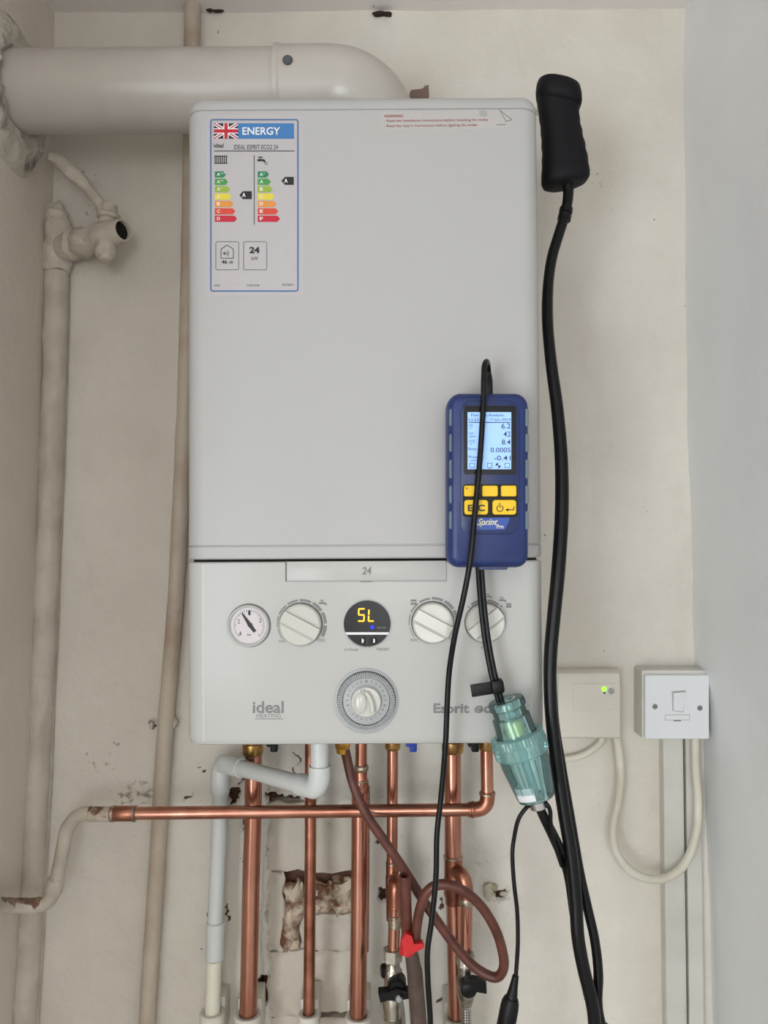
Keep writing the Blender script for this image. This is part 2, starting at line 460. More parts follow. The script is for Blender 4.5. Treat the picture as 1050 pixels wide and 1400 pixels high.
def back_wall():
    def steps(a, b, fa, fb, coarse, fine):
        v = [a]
        while v[-1] < b: v.append(v[-1] + (fine if fa <= v[-1] < fb else coarse))
        return np.array(v)
    xs = steps(-0.56, 0.50, -0.26, 0.22, 0.0065, 0.0022)
    zs = np.concatenate([np.arange(0, 0.70, 0.05), steps(0.70, CEIL + 0.02, 0.70, 1.14, 0.0065, 0.0022)])
    GX, GZ = np.meshgrid(xs, zs); n = GX.size
    X = GX.ravel(); Z = GZ.ravel()
    Mi = np.array(CAM_ROT.transposed()); rel = np.stack([X - CAM_LOC.x, np.full(n, -CAM_LOC.y), Z - CAM_LOC.z])
    c = Mi @ rel; px = 525 + FPX * c[0] / -c[2]; py = 700 - FPX * c[1] / -c[2]
    nz1 = np.array([noise.noise(Vector((x * 9, 0.3, z * 7))) for x, z in zip(X, Z)])
    nz2 = np.array([noise.noise(Vector((x * 45, 2.3, z * 45))) for x, z in zip(X, Z)])
    nz3 = np.array([noise.noise(Vector((x * 170, 5.3, z * 170))) for x, z in zip(X, Z)])
    nz4 = np.array([noise.noise(Vector((x * 45, 8.3, z * 45))) for x, z in zip(X, Z)]); nz5 = np.array([noise.noise(Vector((x * 170, 9.3, z * 170))) for x, z in zip(X, Z)])
    wx = px + 4 * nz2 + 4 * nz3; wy = py + 4 * nz4 + 4 * nz5
    h = 0.0035 * nz1 + 0.0012 * nz2 + 0.0003 * nz3                     # + = towards the room
    stain = np.zeros(n); dirt = np.zeros(n)
    # plaster hacked off: courses of old brick behind it
    zone = [(367, 1086), (400, 1089), (424, 1094), (430, 1104), (490, 1104), (490, 1405), (372, 1405), (369, 1330), (366, 1250), (367, 1180)]
    m = in_poly(wx, wy, zone); h[m] -= 0.024; stain[m] = 0.8
    cav = [(352, 1338), (366, 1330), (370, 1345), (367, 1370), (357, 1382), (350, 1360)]
    for q, dep in ((cav, 0.02), ([(311, 1082), (330, 1078), (322, 1096), (314, 1108)], 0.02), ([(328, 1118), (338, 1122), (337, 1138), (330, 1136)], 0.02),
                   ([(517, 1216), (530, 1218), (530, 1236), (518, 1234)], 0.02), ([(674, 1220), (690, 1216), (692, 1232), (678, 1236)], 0.018),
                   ([(440, 1388), (456, 1384), (470, 1392), (474, 1404), (436, 1404)], 0.012)):
        m = in_poly(wx, wy, q); h[m] -= dep; stain[m] = 1.0
    for pts, w, dep in (([(365, 1087), (385, 1091), (400, 1089), (417, 1096)], 2.4, 0.006), ([(325, 1072), (330, 1064), (341, 1062)], 1.5, 0.004),
                        ([(400, 1050), (404, 1062), (400, 1070)], 1.4, 0.003), ([(402, 1028), (412, 1036), (410, 1044)], 1.6, 0.003),
                        ([(271, 1042), (278, 1056), (284, 1061)], 0.9, 0.001), ([(331, 1170), (334, 1190), (335, 1200)], 0.8, 0.001), ([(252, 1092), (261, 1088)], 1.7, 0.002),
                        ([(516, 1152), (524, 1150)], 1.8, 0.002), ([(208, 985), (209, 995)], 2.4, 0.002), ([(236, 985), (240, 992)], 2.4, 0.002),
                        ([(60, 190), (60, 206)], 1.6, 0.003), ([(75, 200), (76, 204)], 1.8, 0.002),
                        ([(604, 1228), (606, 1246)], 1.4, 0.003), ([(283, 1246), (284, 1258)], 1.8, 0.002), ([(312, 1235), (313, 1258)], 2.0, 0.002),
                        ([(598, 1372), (606, 1366)], 1.8, 0.002), ([(296, 40), (300, 45)], 1.6, 0.002)):
        dd = seg_dist(wx, wy, pts); m = dd < w; h[m] -= dep; stain[m] = np.maximum(stain[m], 0.75)
    for x, y, rx, ry, s in ((190, 1085, 70, 32, 0.8), (140, 1045, 50, 30, 0.5), (180, 1150, 60, 30, 0.4), (400, 1120, 60, 40, 0.7), (350, 1090, 40, 60, 0.5),
                            (440, 1395, 60, 20, 0.8), (100, 230, 80, 40, 0.45), (350, 1350, 20, 60, 0.6), (530, 1150, 40, 30, 0.4), (685, 1225, 26, 22, 0.6), (260, 1090, 40, 30, 0.4),
                            (820, 250, 40, 60, 0.35), (120, 300, 40, 40, 0.5), (160, 1010, 40, 30, 0.4), (955, 935, 10, 30, 0.5), (850, 1160, 30, 20, 0.2)):
        dirt = np.maximum(dirt, s * np.clip(1.4 * (1 - np.hypot((px - x) / rx, (py - y) / ry)), 0, 1))
    # old layers of paint: a ragged edge of thicker plaster, the ridge beside the corner and along the bricks
    h += 0.0025 * (wx > 800) * (wx < 905) * (wy < 260) * 0.4
    m = in_poly(wx, wy, [(868, 205), (882, 196), (886, 245), (876, 250)]); h[m] += 0.0012
    h += 0.004 * np.exp(-((wx - 361) / 4.0) ** 2) * (py > 1120)
    for q, dep in (([(838, 196), (852, 190), (858, 232), (846, 262), (836, 240)], .0012), ([(800, 262), (826, 250), (834, 300), (818, 345), (803, 320)], -.0012), ([(905, 120), (934, 112), (932, 300), (908, 290)], .0008),
                   ([(790, 560), (822, 540), (828, 640), (800, 690)], .0009), ([(840, 640), (900, 610), (930, 700), (880, 760), (846, 720)], .0008), ([(100, 470), (190, 455), (200, 560), (120, 600)], .0010), ([(110, 690), (200, 700), (205, 800), (130, 820)], .0009),
                   ([(90, 960), (170, 930), (190, 1010), (120, 1060)], -.0012), ([(110, 1150), (190, 1140), (185, 1190), (120, 1200)], .0010), ([(430, 1010), (480, 1010), (484, 1095), (436, 1096)], -.002), ([(552, 1100), (596, 1110), (590, 1180), (556, 1170)], .0010),
                   ([(650, 1180), (700, 1170), (716, 1250), (660, 1270)], -.0014), ([(760, 1080), (840, 1090), (850, 1240), (790, 1300)], .0008), ([(600, 50), (700, 40), (716, 110), (620, 116)], .001)):
        m = in_poly(wx, wy, q); h[m] += dep
    mb = MB(); ny, nx = GX.shape
    me = bpy.data.meshes.new('wall_back')
    co = np.stack([X, -h, Z], 1)
    idx = np.arange(n).reshape(ny, nx)
    F = np.stack([idx[:-1, :-1].ravel(), idx[:-1, 1:].ravel(), idx[1:, 1:].ravel(), idx[1:, :-1].ravel()], 1)
    me.from_pydata(co.tolist(), [], F.tolist())
    for nm, a in (('stain', stain), ('dirt', dirt)):
        at = me.attributes.new(nm, 'FLOAT', 'POINT'); at.data.foreach_set('value', a.astype(np.float32))
    me.materials.append(MATS['plaster_back'])
    me.polygons.foreach_set('use_smooth', [True] * len(me.polygons)); me.update()
    o = bpy.data.objects.new('wall_back', me); COL.objects.link(o); o['kind'] = 'structure'
    o['label'] = 'cream painted plaster wall, chipped down to brick below the boiler'
    ORG[o] = Vector((0, 0, 0))
    return o
WALL = back_wall()

def brick(x0, y0, x1, y1, d0, d1, mat, amp, seed, taper=0.0):
    bm = bmesh.new(); bmesh.ops.create_cube(bm, size=1.0)
    bmesh.ops.subdivide_edges(bm, edges=bm.edges[:], cuts=9, use_grid_fill=True)
    a = P(x0, y1, d1); b = P(x1, y0, d1); c = Vector(((a.x + b.x) / 2, -(d0 + d1) / 2, (a.z + b.z) / 2)); sz = Vector((b.x - a.x, d1 - d0, b.z - a.z))
    mb = MB(); bm.verts.index_update(); vs = []
    for v in bm.verts:
        q = Vector(v.co); k = max(abs(q.x), abs(q.z)) * 2
        q.y *= (1 - 0.22 * max(0, k - 0.75) / 0.25)      # worn arrises
        if taper and q.y < 0: q.y *= 1 - taper * max(0, q.z + 0.1)
        w = c + Vector((q.x * sz.x, q.y * sz.y, q.z * sz.z))
        nn = Vector((noise.noise(w * 60 + Vector((seed, 0, 0))), noise.noise(w * 60 + Vector((0, seed, 0))), noise.noise(w * 60 + Vector((0, 0, seed)))))
        n2 = Vector((noise.noise(w * 190 + Vector((seed, 3, 0))), noise.noise(w * 190 + Vector((5, seed, 0))), noise.noise(w * 190 + Vector((0, 7, seed)))))
        vs.append(w + nn * amp + n2 * amp * 0.45)
    mb.add(vs, [[v.index for v in f.verts] for f in bm.faces]); bm.free()
    build('brick', mb, mat, WALL, smooth=60)
brick(365, 1098, 494, 1193, -0.03, 0.000, 'painted_brick', 0.006, 1)
brick(384, 1212, 412, 1303, -0.03, -0.004, 'bare_brick', 0.012, 5, 0.4)
brick(410, 1218, 436, 1303, -0.03, -0.010, 'painted_brick', 0.007, 7, 0.3)
brick(363, 1192, 387, 1303, -0.03, -0.003, 'painted_brick', 0.0055, 8)
brick(433, 1208, 494, 1256, -0.03, -0.006, 'bare_brick', 0.012, 12, 0.75)
brick(430, 1250, 494, 1302, -0.03, -0.002, 'painted_brick', 0.005, 14)
brick(366, 1301, 429, 1393, -0.03, -0.002, 'painted_brick', 0.0045, 21)
brick(427, 1301, 494, 1386, -0.03, -0.002, 'painted_brick', 0.0045, 25)
brick(366, 1393, 494, 1440, -0.03, -0.004, 'painted_brick', 0.004, 31)
# old wall plug with a curl of greenish paint
mb = MB(); mb.blob(P(669, 1219, 0.003), 0.0095, 0.5, 120, 3, 0, (0.8, 0.3, 1.3), 3); mb.blob(P(676, 1214, 0.004), 0.006, 0.4, 140, 2, 0, (1, 0.4, 0.8), 5)
build('paint_flake', mb, 'green_flake', WALL)
mb = MB(); mb.blob(P(690, 1222, 0.002), 0.006, 0.5, 160, 2, 0, (1.2, 0.4, 0.6), 7)
build('paint_flake', mb, 'filler', WALL)

def side_wall(name, xf, y0, y1, z0, z1, mat, label, ny=24, nz=80, amp=0.0025, seed=0):
    vs = []; fs = []
    for j in range(nz + 1):
        z = z0 + (z1 - z0) * j / nz
        for i in range(ny + 1):
            y = y0 + (y1 - y0) * i / ny
            vs.append((xf(z) + amp * noise.noise(Vector((seed, y * 7, z * 6))), y, z))
    for j in range(nz):
        for i in range(ny): a = j * (ny + 1) + i; fs.append([a, a + 1, a + ny + 2, a + ny + 1])
    o = build(name, MB().add(vs, fs), mat, None, label, None, None, 'structure', at=(0, 0, 0), smooth=180)
    return o
side_wall('wall_left', X_LEFT, 0.002, -0.85, 0, CEIL, 'plaster_left', 'shaded grey painted side wall of the alcove, left of the boiler')
side_wall('wall_right', X_RIGHT, 0.002, -3.2, 0, CEIL, 'plaster_side', 'pale smooth painted side wall, right of the fused switch', 120, 90, 0.002, 4)
def slab(name, x0, x1, y0, y1, z0, z1, mat, label, parent=None):
    return build(name, MB().box(((x0 + x1) / 2, (y0 + y1) / 2, (z0 + z1) / 2), (x1 - x0, y1 - y0, z1 - z0)), mat, parent, label, None, None, 'structure', at=(0, 0, 0), smooth=0)
slab('floor', -2.1, 0.7, -3.3, 0.1, -0.05, 0.0, 'floor_vinyl', 'plain vinyl floor below the boiler alcove')
CEILING = slab('ceiling', -2.1, 0.7, -3.3, 0.1, CEIL, CEIL + 0.05, 'ceiling_paint', 'painted ceiling above the boiler alcove')
slab('wall_front', -2.1, -0.60, -0.89, -0.85, 0, CEIL, 'plaster_left', 'painted wall face beside the alcove')
# jamb that joins the leaning alcove side to the wall face
mb = MB(); vs = []
for z in np.linspace(0, CEIL, 20): vs += [(X_LEFT(z), -0.85, z), (-0.62, -0.85, z)]
mb.add(vs, [[2 * i, 2 * i + 1, 2 * i + 3, 2 * i + 2] for i in range(19)])
build('trim_1', mb, 'plaster_left', None, 'painted plaster arris where the alcove side meets the wall face', None, None, 'structure', at=(0, 0, 0), smooth=180)
# rear wall of the room with the glazed door opening the daylight comes through
slab('wall_room_left', -2.1, -2.0, -3.30, -0.85, 0, CEIL, 'room_paint', 'painted left wall of the room')
slab('wall_rear', -0.87, 0.7, -3.30, -3.24, 0, CEIL, 'room_paint', 'painted wall right of the glazed door behind the viewer')
slab('wall_rear_left', -2.0, -1.97, -3.30, -3.24, 0, CEIL, 'room_paint', 'painted wall left of the glazed door behind the viewer')
slab('wall_rear_head', -1.97, -0.87, -3.30, -3.24, 2.0, CEIL, 'room_paint', 'painted wall above the glazed door')
mb = MB()
mb.box((-1.94, -3.26, 1.0), (0.06, 0.09, 2.0), None, 0.005); mb.box((-0.90, -3.26, 1.0), (0.06, 0.09, 2.0), None, 0.005)
mb.box((-1.42, -3.26, 1.97), (1.0, 0.088, 0.06), None, 0.005); mb.box((-1.42, -3.26, 0.06), (1.0, 0.088, 0.12), None, 0.005)
build('door_1', mb, 'door_wood', None, 'white frame of the glazed door that lights the room', None, None, 'structure', at=(-1.42, -3.26, 0))

mb = MB()  # frame of the made-up window, added around the fill light
for x_ in (-0.19, 0.43): mb.box((x_, -3.225, 1.35), (0.05, 0.03, 1.0), None, 0.004)
for z_ in (0.875, 1.825): mb.box((0.12, -3.225, z_), (0.57, 0.029, 0.05), None, 0.004)
build('fill_light_frame', mb, 'door_wood', None, 'white frame added around the fill light behind the viewer', None, None, 'structure', at=(0.12, -3.225, 1.35))

# damage where wall and ceiling meet
mb = MB(); mb.blob(P(523, 19, 0.004), 0.011, 0.6, 130, 3, 0, (1.5, 0.35, 0.35), 2)
build('chipped_hole', mb, 'hole_dark', CEILING)
mb = MB(); mb.blob(P(284, 4, 0.004), 0.013, 0.5, 90, 3, 0, (1.0, 0.5, 1.0), 6); mb.blob(P(297, 14, 0.003), 0.007, 0.5, 130, 3, 0, (1.4, 0.4, 0.5), 9)
build('chipped_hole', mb, 'hole_dark', CEILING)
mb = MB(); mb.blob(P(105, 4, 0.003), 0.008, 0.6, 130, 3, 0, (2.2, 0.35, 0.25), 12)
build('chipped_hole', mb, 'hole_dark', CEILING)

# ------------------------------------------------------------------ flue
FD = 0.145; fr = S(53.5, FD)
ax = lambda x, y=124: P(x, y, FD)
t = thing('boiler_flue', 'white plastic flue pipe and elbow leaving the boiler top for the left wall', 'flue', ax(491, 184))
pa, pb = ax(-90), ax(384); pa.z = pb.z
build('flue_pipe', MB().tube([pa, pb], fr, 48), 'flue_white', t)
er = S(56.5, FD); bend = S(64, FD); z0 = pb.z
path = [Vector((ax(380).x, -FD, z0)), Vector((ax(452).x, -FD, z0))]
cx_ = ax(452).x
for k in range(1, 13):
    a = R(90 * k / 12); path.append(Vector((cx_ + bend * math.sin(a), -FD, z0 - bend * (1 - math.cos(a)))))
path.append(path[-1] - Vector((0, 0, 0.05)))
e = build('elbow', MB().tube(path, er, 48), 'flue_white', t)
build('elbow_rim', MB().lathe(ax(379), (1, 0, 0), [(0, er - 0.003), (0, er + 0.0012), (0.006, er + 0.0012), (0.008, er)], 48), 'flue_white', t)
q = path[-2]
build('socket_collar', MB().lathe(q + Vector((0, 0, 0.012)), (0, 0, -1), [(0, er), (0.004, er + 0.004), (0.05, er + 0.004)], 48), 'flue_white', t)
sp = P(393.5, 85, FD + 0.050)
mb = MB(); mb.lathe(sp + Vector((0, 0.008, -0.001)), (0, -1, 0.2), [(0, 0.0062), (0.012, 0.0062), (0.0135, 0.005), (0.0137, 0.001)], 20)
sc_ = build('screw', mb, 'timer_dark', t)
# filler ring in the left wall around the flue
fx = X_LEFT(pb.z)
mb = MB(); prof = []
n = 60; m_ = 10; vs = []; fs = []
for i in range(n):
    a = 2 * math.pi * i / n
    wob = 1 + 0.16 * noise.noise(Vector((math.cos(a) * 2, math.sin(a) * 2, 3.3)))
    for k in range(m_):
        u = k / (m_ - 1); rr = fr * 0.98 + u * 0.052 * wob
        hh = 0.020 * math.sin(math.pi * min(1, 0.25 + u * 0.75)) + 0.007 * noise.noise(Vector((math.cos(a) * 6 + u * 5, math.sin(a) * 6, u * 6)))
        if k == m_ - 1: hh = -0.004
        vs.append((fx + hh, -FD + rr * math.cos(a), pb.z + rr * math.sin(a)))
for i in range(n):
    for k in range(m_ - 1):
        j = (i + 1) % n; fs.append([i * m_ + k, j * m_ + k, j * m_ + k + 1, i * m_ + k + 1])
mb.add(vs, fs)
build('flue_filler', mb, 'filler', None, 'rough grey-patched ring of filler around the flue at the left wall', 'filler', smooth=60)
# brown bracket behind the boiler top
mb = MB(); mb.poly([(560, 127), (562, 123), (578, 121), (581, 117), (586, 116), (587, 140), (560, 140)], 0.06, 0.004)
mb.pbox(560, 140, 587, 150, 0.0, 0.06)
build('wall_bracket', mb, 'brown_bracket', None, 'small brown bracket peeping over the boiler top beside the flue elbow', 'bracket')

# ------------------------------------------------------------------ boiler
BD = 0.285                                        # front of the casing
bl = P(253, 574, BD).x; br = P(742, 574, BD).x
zt = P(500, 127.5, BD).z; zb = P(500, 1019, BD).z
def zpx(y): return P(500, y, BD).z
BOILER = thing('gas_boiler', 'white wall-hung gas boiler with energy label and control panel', 'boiler', ((bl + br) / 2, -0.14, zb))

def loft(levels, rc, yb=0.012):
    """levels = [(z, inset)]; plan is square at the back and rounded at the front"""
    vs = []; fs = []; n = 0; seg = 7
    for z, i in levels:
        x0, x1, yf, r = bl + i, br - i, -BD + i, max(rc - i, 0.0015)
        loop = [(x0, -yb)]
        for k in range(seg + 1):
            a = R(90 * k / seg); loop.append((x0 + r - r * math.cos(a), yf + r - r * math.sin(a)))
        for k in range(seg + 1):
            a = R(90 * k / seg); loop.append((x1 - r + r * math.sin(a), yf + r - r * math.cos(a)))
        loop.append((x1, -yb)); n = len(loop)
        vs += [(x, y, z) for x, y in loop]
    for j in range(len(levels) - 1):
        for k in range(n):
            k2 = (k + 1) % n; fs.append([j * n + k, j * n + k2, (j + 1) * n + k2, (j + 1) * n + k])
    fs.append(list(range(n))[::-1]); fs.append([(len(levels) - 1) * n + k for k in range(n)])
    return MB().add(vs, fs)
def seam(y): z = zpx(y); return [(z - 0.0011, 0.0), (z - 0.0005, 0.0016), (z + 0.0005, 0.0016), (z + 0.0011, 0.0)]
rt = 0.015
lev = [(zpx(763.8) + 0.0, 0.002), (zpx(763.8) + 0.0015, 0.0)] + seam(745.5) + seam(150)
for k in range(1, 8):
    a = R(90 * k / 8); lev.append((zt - rt + rt * math.sin(a), rt * (1 - math.cos(a))))
build('front_cover', loft(lev, 0.020), 'boiler_white', BOILER, smooth=30)
lev = [(zb, 0.006), (zb + 0.0015, 0.003), (zb + 0.005, 0.0008), (zb + 0.008, 0.0), (zpx(767.5) - 0.0015, 0.0), (zpx(767.5), 0.0015)]
PANEL = build('control_panel', loft(lev, 0.020), 'panel_white', BOILER, smooth=30)
mb = MB().box(((bl + br) / 2, -0.138, (zb + zt) / 2), (br - bl - 0.012, 0.264, zt - zb - 0.03)); build('chassis', mb, 'dark_gap', BOILER)

# pale strips painted as the highlight along the panel's vertical folds
for x in (278, 727): build('fold_highlight', MB().rect(x - 0.35, 772, x + 0.35, 1014, BD - 0.0002, 0.0004), 'highlight_white', BOILER)

# flap with the model number
mb = MB().rect(390.5, 768, 611, 795.5, BD, 0.0003); fl0 = build('flap_gap', mb, 'print_pale', BOILER)
build('flap_gap', MB().rect(390.2, 767, 391.8, 795, BD, 0.0005), 'line_grey', BOILER)
mb = MB().pbox(392, 766.5, 610, 794.2, BD, BD + 0.0014, 0.0005); FLAP = build('flap', mb, 'panel_white', BOILER)
mb = MB().text('24', 495, 775, 508, 785.5, BD + 0.0014, 0, 0.03, 0.12); build('lettering', mb, 'print_grey', FLAP)
mb = MB().rect(493, 794.8, 509, 796, BD, 0.0008); build('finger_notch', mb, 'print_grey', FLAP)

# pressure gauge
gx, gy = 340.5, 855
G = build('pressure_gauge', MB().lathe(P(gx, gy, BD - 0.004), (0, -1, 0), [(0, S(28.5, BD)), (0.006, S(28.5, BD)), (0.0072, S(27, BD)), (0.0066, S(25.5, BD)), (0.0045, S(24.8, BD)), (0.0044, 0.0002)], 56),
          'panel_white', BOILER)
mb = MB().arc(gx, gy, 28.4, 29.8, BD, 0.0008, n=56); build('gauge_ring', mb, 'line_grey', G)
mb = MB().arc(gx, gy, 24.2, 26.2, BD + 0.0005, 0.0004, n=56); build('bezel', mb, 'bezel_grey', G)
build('gauge_face', MB().disc(gx, gy, 24.4, BD + 0.0004, 0.0004, 56), 'gauge_face', G)
mb = MB()
for k in range(31):
    a = R(-135 + 270 * k / 30); r0 = 19.3 if k % 5 else 17.5
    mb.line(gx + r0 * math.sin(a), gy - r0 * math.cos(a), gx + 21.5 * math.sin(a), gy - 21.5 * math.cos(a), 0.7, BD + 0.0008)
for tx, x, y in (('1', 341, 838), ('2', 356, 848), ('4', 328.5, 866), ('2', 326.5, 849.5)): mb.text(tx, x - 1.6, y - 3, x + 1.6, y + 3, BD + 0.0008)
mb.text('bar', 338, 866, 344, 869, BD + 0.0008)
build('gauge_scale', mb, 'print_dark', G)
mb = MB().poly([(330, 839), (331.5, 838), (343.5, 853), (350, 862.5), (347, 865), (340, 857)], BD + 0.0012, 0.0006); mb.disc(341.5, 854.5, 3, BD + 0.0012, 0.001, 16)
build('needle', mb, 'print_dark', G)

def tap_icon(mb, x, y, d, mi=0, s=1.0):
    mb.rect(x - 4 * s, y - 5 * s, x + 2 * s, y - 3.8 * s, d, mi=mi); mb.rect(x - 1.6 * s, y - 4 * s, x - 0.4 * s, y - 1.5 * s, d, mi=mi)
    mb.rect(x - 5 * s, y - 1.8 * s, x + 2 * s, y + 0.9 * s, d, mi=mi); mb.arc(x + 2 * s, y + 2.2 * s, 1.3 * s, 4 * s, d, a0=0, a1=95, n=8, mi=mi)
def rad_icon(mb, x, y, d, mi=0, w=8, h=7):
    for k in range(5): mb.rect(x - w / 2 + k * w / 4.6, y - h / 2, x - w / 2 + k * w / 4.6 + w / 9, y + h / 2, d, mi=mi)
    mb.rect(x - w / 2, y - h / 2, x + w / 2, y - h / 2 + 1, d, mi=mi); mb.rect(x - w / 2, y + h / 2 - 1.6, x + w / 2, y + h / 2 - 0.6, d, mi=mi)

def control_knob(cx, cy, r, ang, label):
    rm = S(r, BD)
    k = build('control_knob', MB().lathe(P(cx, cy, BD - 0.003), (0, -1, 0), [(0, rm), (0.007, rm), (0.009, rm * 0.965), (0.0102, rm * 0.9), (0.0100, rm * 0.55), (0.0098, 0.0002)], 64), 'knob_white', BOILER, label, smooth=25)
    build('knob_ring', MB().arc(cx, cy, r, r + 1.4, BD, 0.0006, n=64), 'line_grey', k)
    a = R(ang); u = Vector((math.cos(a), 0, -math.sin(a))); rot = Matrix(((math.cos(a), 0, math.sin(a)), (0, 1, 0), (-math.sin(a), 0, math.cos(a))))
    c = P(cx, cy, BD)
    g = MB()
    # grip: a bar with a steep upper flank and a gentle lower one
    L = rm * 0.93; h = 0.0095; w = rm * 0.26
    vs = []
    for sx in (-1, 1):
        for (yy, zz) in ((0.0095, w * 1.15), (0.0095 + h * 0.55, w), (0.0095 + h * 0.55, -w), (0.0095, -w * 1.7)):
            vs.append(c + rot @ Vector((sx * L * (1 if zz > -w * 1.5 else 0.8), 0, zz)) + Vector((0, -yy + 0.003, 0)))
    g.add(vs, [[0, 1, 2, 3], [4, 5, 6, 7], [0, 4, 5, 1], [1, 5, 6, 2], [2, 6, 7, 3]])
    build('grip', g, 'knob_white', k, smooth=0)
    return k
control_knob(411.3, 853.5, 28.6, 28, 'round white knob with diagonal grip beside the pressure gauge')
control_knob(591.5, 851, 28, 28, 'round white knob with diagonal grip right of the display')
control_knob(663, 851, 26.8, -38, 'round white knob with grip rising to the right')
for cx, cy in ((411.3, 853.5), (591.5, 851)):
    for k in range(8):
        a0 = -128 + k * 31.5; w = (0.8, 1.3, 2.0, 2.6, 3.2, 3.8, 4.2, 4.4)[k]
        build('scale_mark', MB().arc(cx, cy, 31.5, 31.5 + w, BD, 0.0003, a0, a0 + 27, 8), 'print_grey', BOILER)
for a0, a1 in ((-38, -8), (6, 38)): build('scale_mark', MB().arc(663, 851, 29, 32, BD, 0.0003, a0, a1, 8), 'print_grey', BOILER)
for x, y in ((640.5, 829.5), (685.5, 829)): build('scale_mark', MB().disc(x, y, 1.4, BD), 'print_grey', BOILER)
for x, y, s_ in ((441, 825, 1), (668, 816, 0.8), (687, 821, 0.9)):
    mb = MB(); tap_icon(mb, x, y, BD, 0, s_); build('tap_symbol', mb, 'print_grey', BOILER)
for x, y, w, h in ((565.5, 823.5, 8, 7), (695.5, 828, 7, 6)):
    mb = MB(); rad_icon(mb, x, y, BD, 0, w, h); build('radiator_symbol', mb, 'print_grey', BOILER)
mb = MB()
for tx, x0, y0, x1, y1 in (('min', 381, 874, 390, 878.5), ('max', 434, 873, 445, 877.5), ('min', 561, 872, 571, 877), ('max', 614, 871, 625, 875.5),
                           ('preheat', 471, 885.5, 490, 891), ('restart', 515, 885, 532, 889.5), ('r', 658, 884.5, 662, 887)):
    build('lettering', MB().text(tx, x0, y0, x1, y1, BD), 'print_grey', BOILER)

# display
dx, dy, dr = 502, 853, 32
def seg_circle(y_from, y_to, n=28, rad=dr):
    pts = []
    a0 = math.acos(max(-1, min(1, (dy - y_from) / rad))); a1 = math.acos(max(-1, min(1, (dy - y_to) / rad)))
    for k in range(n + 1): a = a0 + (a1 - a0) * k / n; pts.append((dx + rad * math.sin(a), dy - rad * math.cos(a)))
    for k in range(n + 1): a = a1 + (a0 - a1) * k / n; pts.append((dx - rad * math.sin(a), dy - rad * math.cos(a)))
    return pts
D = build('display_window', MB().poly(seg_circle(dy - dr + 0.01, 864.5), BD, 0.0016), 'display_black', BOILER, 'black half-round display reading SL in amber')
build('display_rim', MB().arc(dx, dy, dr, dr + 1.2, BD, 0.001, n=64), 'bezel_grey', D)
build('display_divider', MB().poly(seg_circle(864.5, 867.8), BD, 0.0022), 'white_plastic', D)
for s in (0, 1):
    pts = [(x, y) for x, y in seg_circle(867.8, dy + dr - 0.01, 28, 31) if (x <= dx - 0.4 if s == 0 else x >= dx + 0.4)]
    pts += [(dx - 0.4, dy + 31), (dx - 0.4, 867.8)] if s == 0 else [(dx + 0.4, 867.8), (dx + 0.4, dy + 31)]
    pts.sort(key=lambda p: math.atan2(p[1] - 874, p[0] - (dx - 12 if s == 0 else dx + 12)))
    b_ = build('push_button', MB().poly(pts, BD, 0.0022), 'display_black', BOILER)
    mb = MB().disc(496 if s == 0 else 511.5, 876, 5, BD + 0.0022, 0.0004, 20); build('button_dimple', mb, 'black_plastic', b_)
    mb = MB().poly([(494.6 if s == 0 else 510.3, 873), (497.2 if s == 0 else 512.6, 874), (497.2 if s == 0 else 512.6, 878), (494.6 if s == 0 else 510.3, 879.5)], BD + 0.0026, 0.0003); build('lettering', mb, 'white_print', b_)
def seven(mb, x, y, w, h, on, d, sl=0.10):
    def q(u, v): return (x + u * w + sl * (1 - v) * w, y + v * h)
    g = 0.06; tk = 0.10
    S_ = {'a': ((g, tk / 2), (1 - g, tk / 2)), 'g': ((g, .5), (1 - g, .5)), 'd': ((g, 1 - tk / 2), (1 - g, 1 - tk / 2)),
          'f': ((0.08, 0.06), (0.08, 0.46)), 'b': ((0.92, 0.06), (0.92, 0.46)), 'e': ((0.08, 0.54), (0.08, 0.94)), 'c': ((0.92, 0.54), (0.92, 0.94))}
    for s_ in on:
        (a, b), (c, d_) = S_[s_]; p0 = q(a, b); p1 = q(c, d_); mb.line(p0[0], p0[1], p1[0], p1[1], 2.0, d)
mb = MB(); seven(mb, 489, 831.5, 9.2, 18.5, 'afgcd', BD + 0.0016); seven(mb, 503, 832.5, 8.4, 17.5, 'fed', BD + 0.0016)
build('lit_digits', mb, 'amber_lit', D)
build('indicator_lamp', MB().disc(509, 857.5, 2.6, BD + 0.0016, 0.0003, 14), 'blue_lit', D)
build('lettering', MB().text('burner', 516, 856, 528, 859.5, BD + 0.0016), 'print_grey', D)

# mechanical time switch
tx_, ty_ = 500.8, 957.5
T = build('time_switch', MB().lathe(P(tx_ - 0.3, ty_, BD - 0.002), (0, -1, 0), [(0, S(44.5, BD)), (0.0028, S(44.5, BD)), (0.0032, S(43.8, BD)), (0.0032, 0.0002)], 72), 'timer_grey', BOILER, 'round grey time switch with a ring of tappets')
build('ring_line', MB().arc(tx_, ty_, 39.4, 40.3, BD + 0.0012, 0.0004, n=72), 'line_grey', T)
build('tappet_bed', MB().lathe(P(tx_, ty_, BD + 0.001), (0, -1, 0), [(0, S(39.3, BD)), (0.002, S(39.3, BD)), (0.002, S(30, BD)), (0.0002, 0.0002)], 72), 'timer_dark', T)
mb = MB(); c = P(tx_, ty_, BD)
for k in range(96):
    a = R(3.75 * k); rot = Matrix.Rotation(a, 3, 'Y'); rr = S(35.6, BD)
    mb.box(c + Vector((rr * math.sin(a), -0.0045, rr * math.cos(a))), (0.0011, 0.005, S(6.6, BD)), rot)
build('tappets', mb, 'timer_grey', T, kind='stuff', smooth=0)
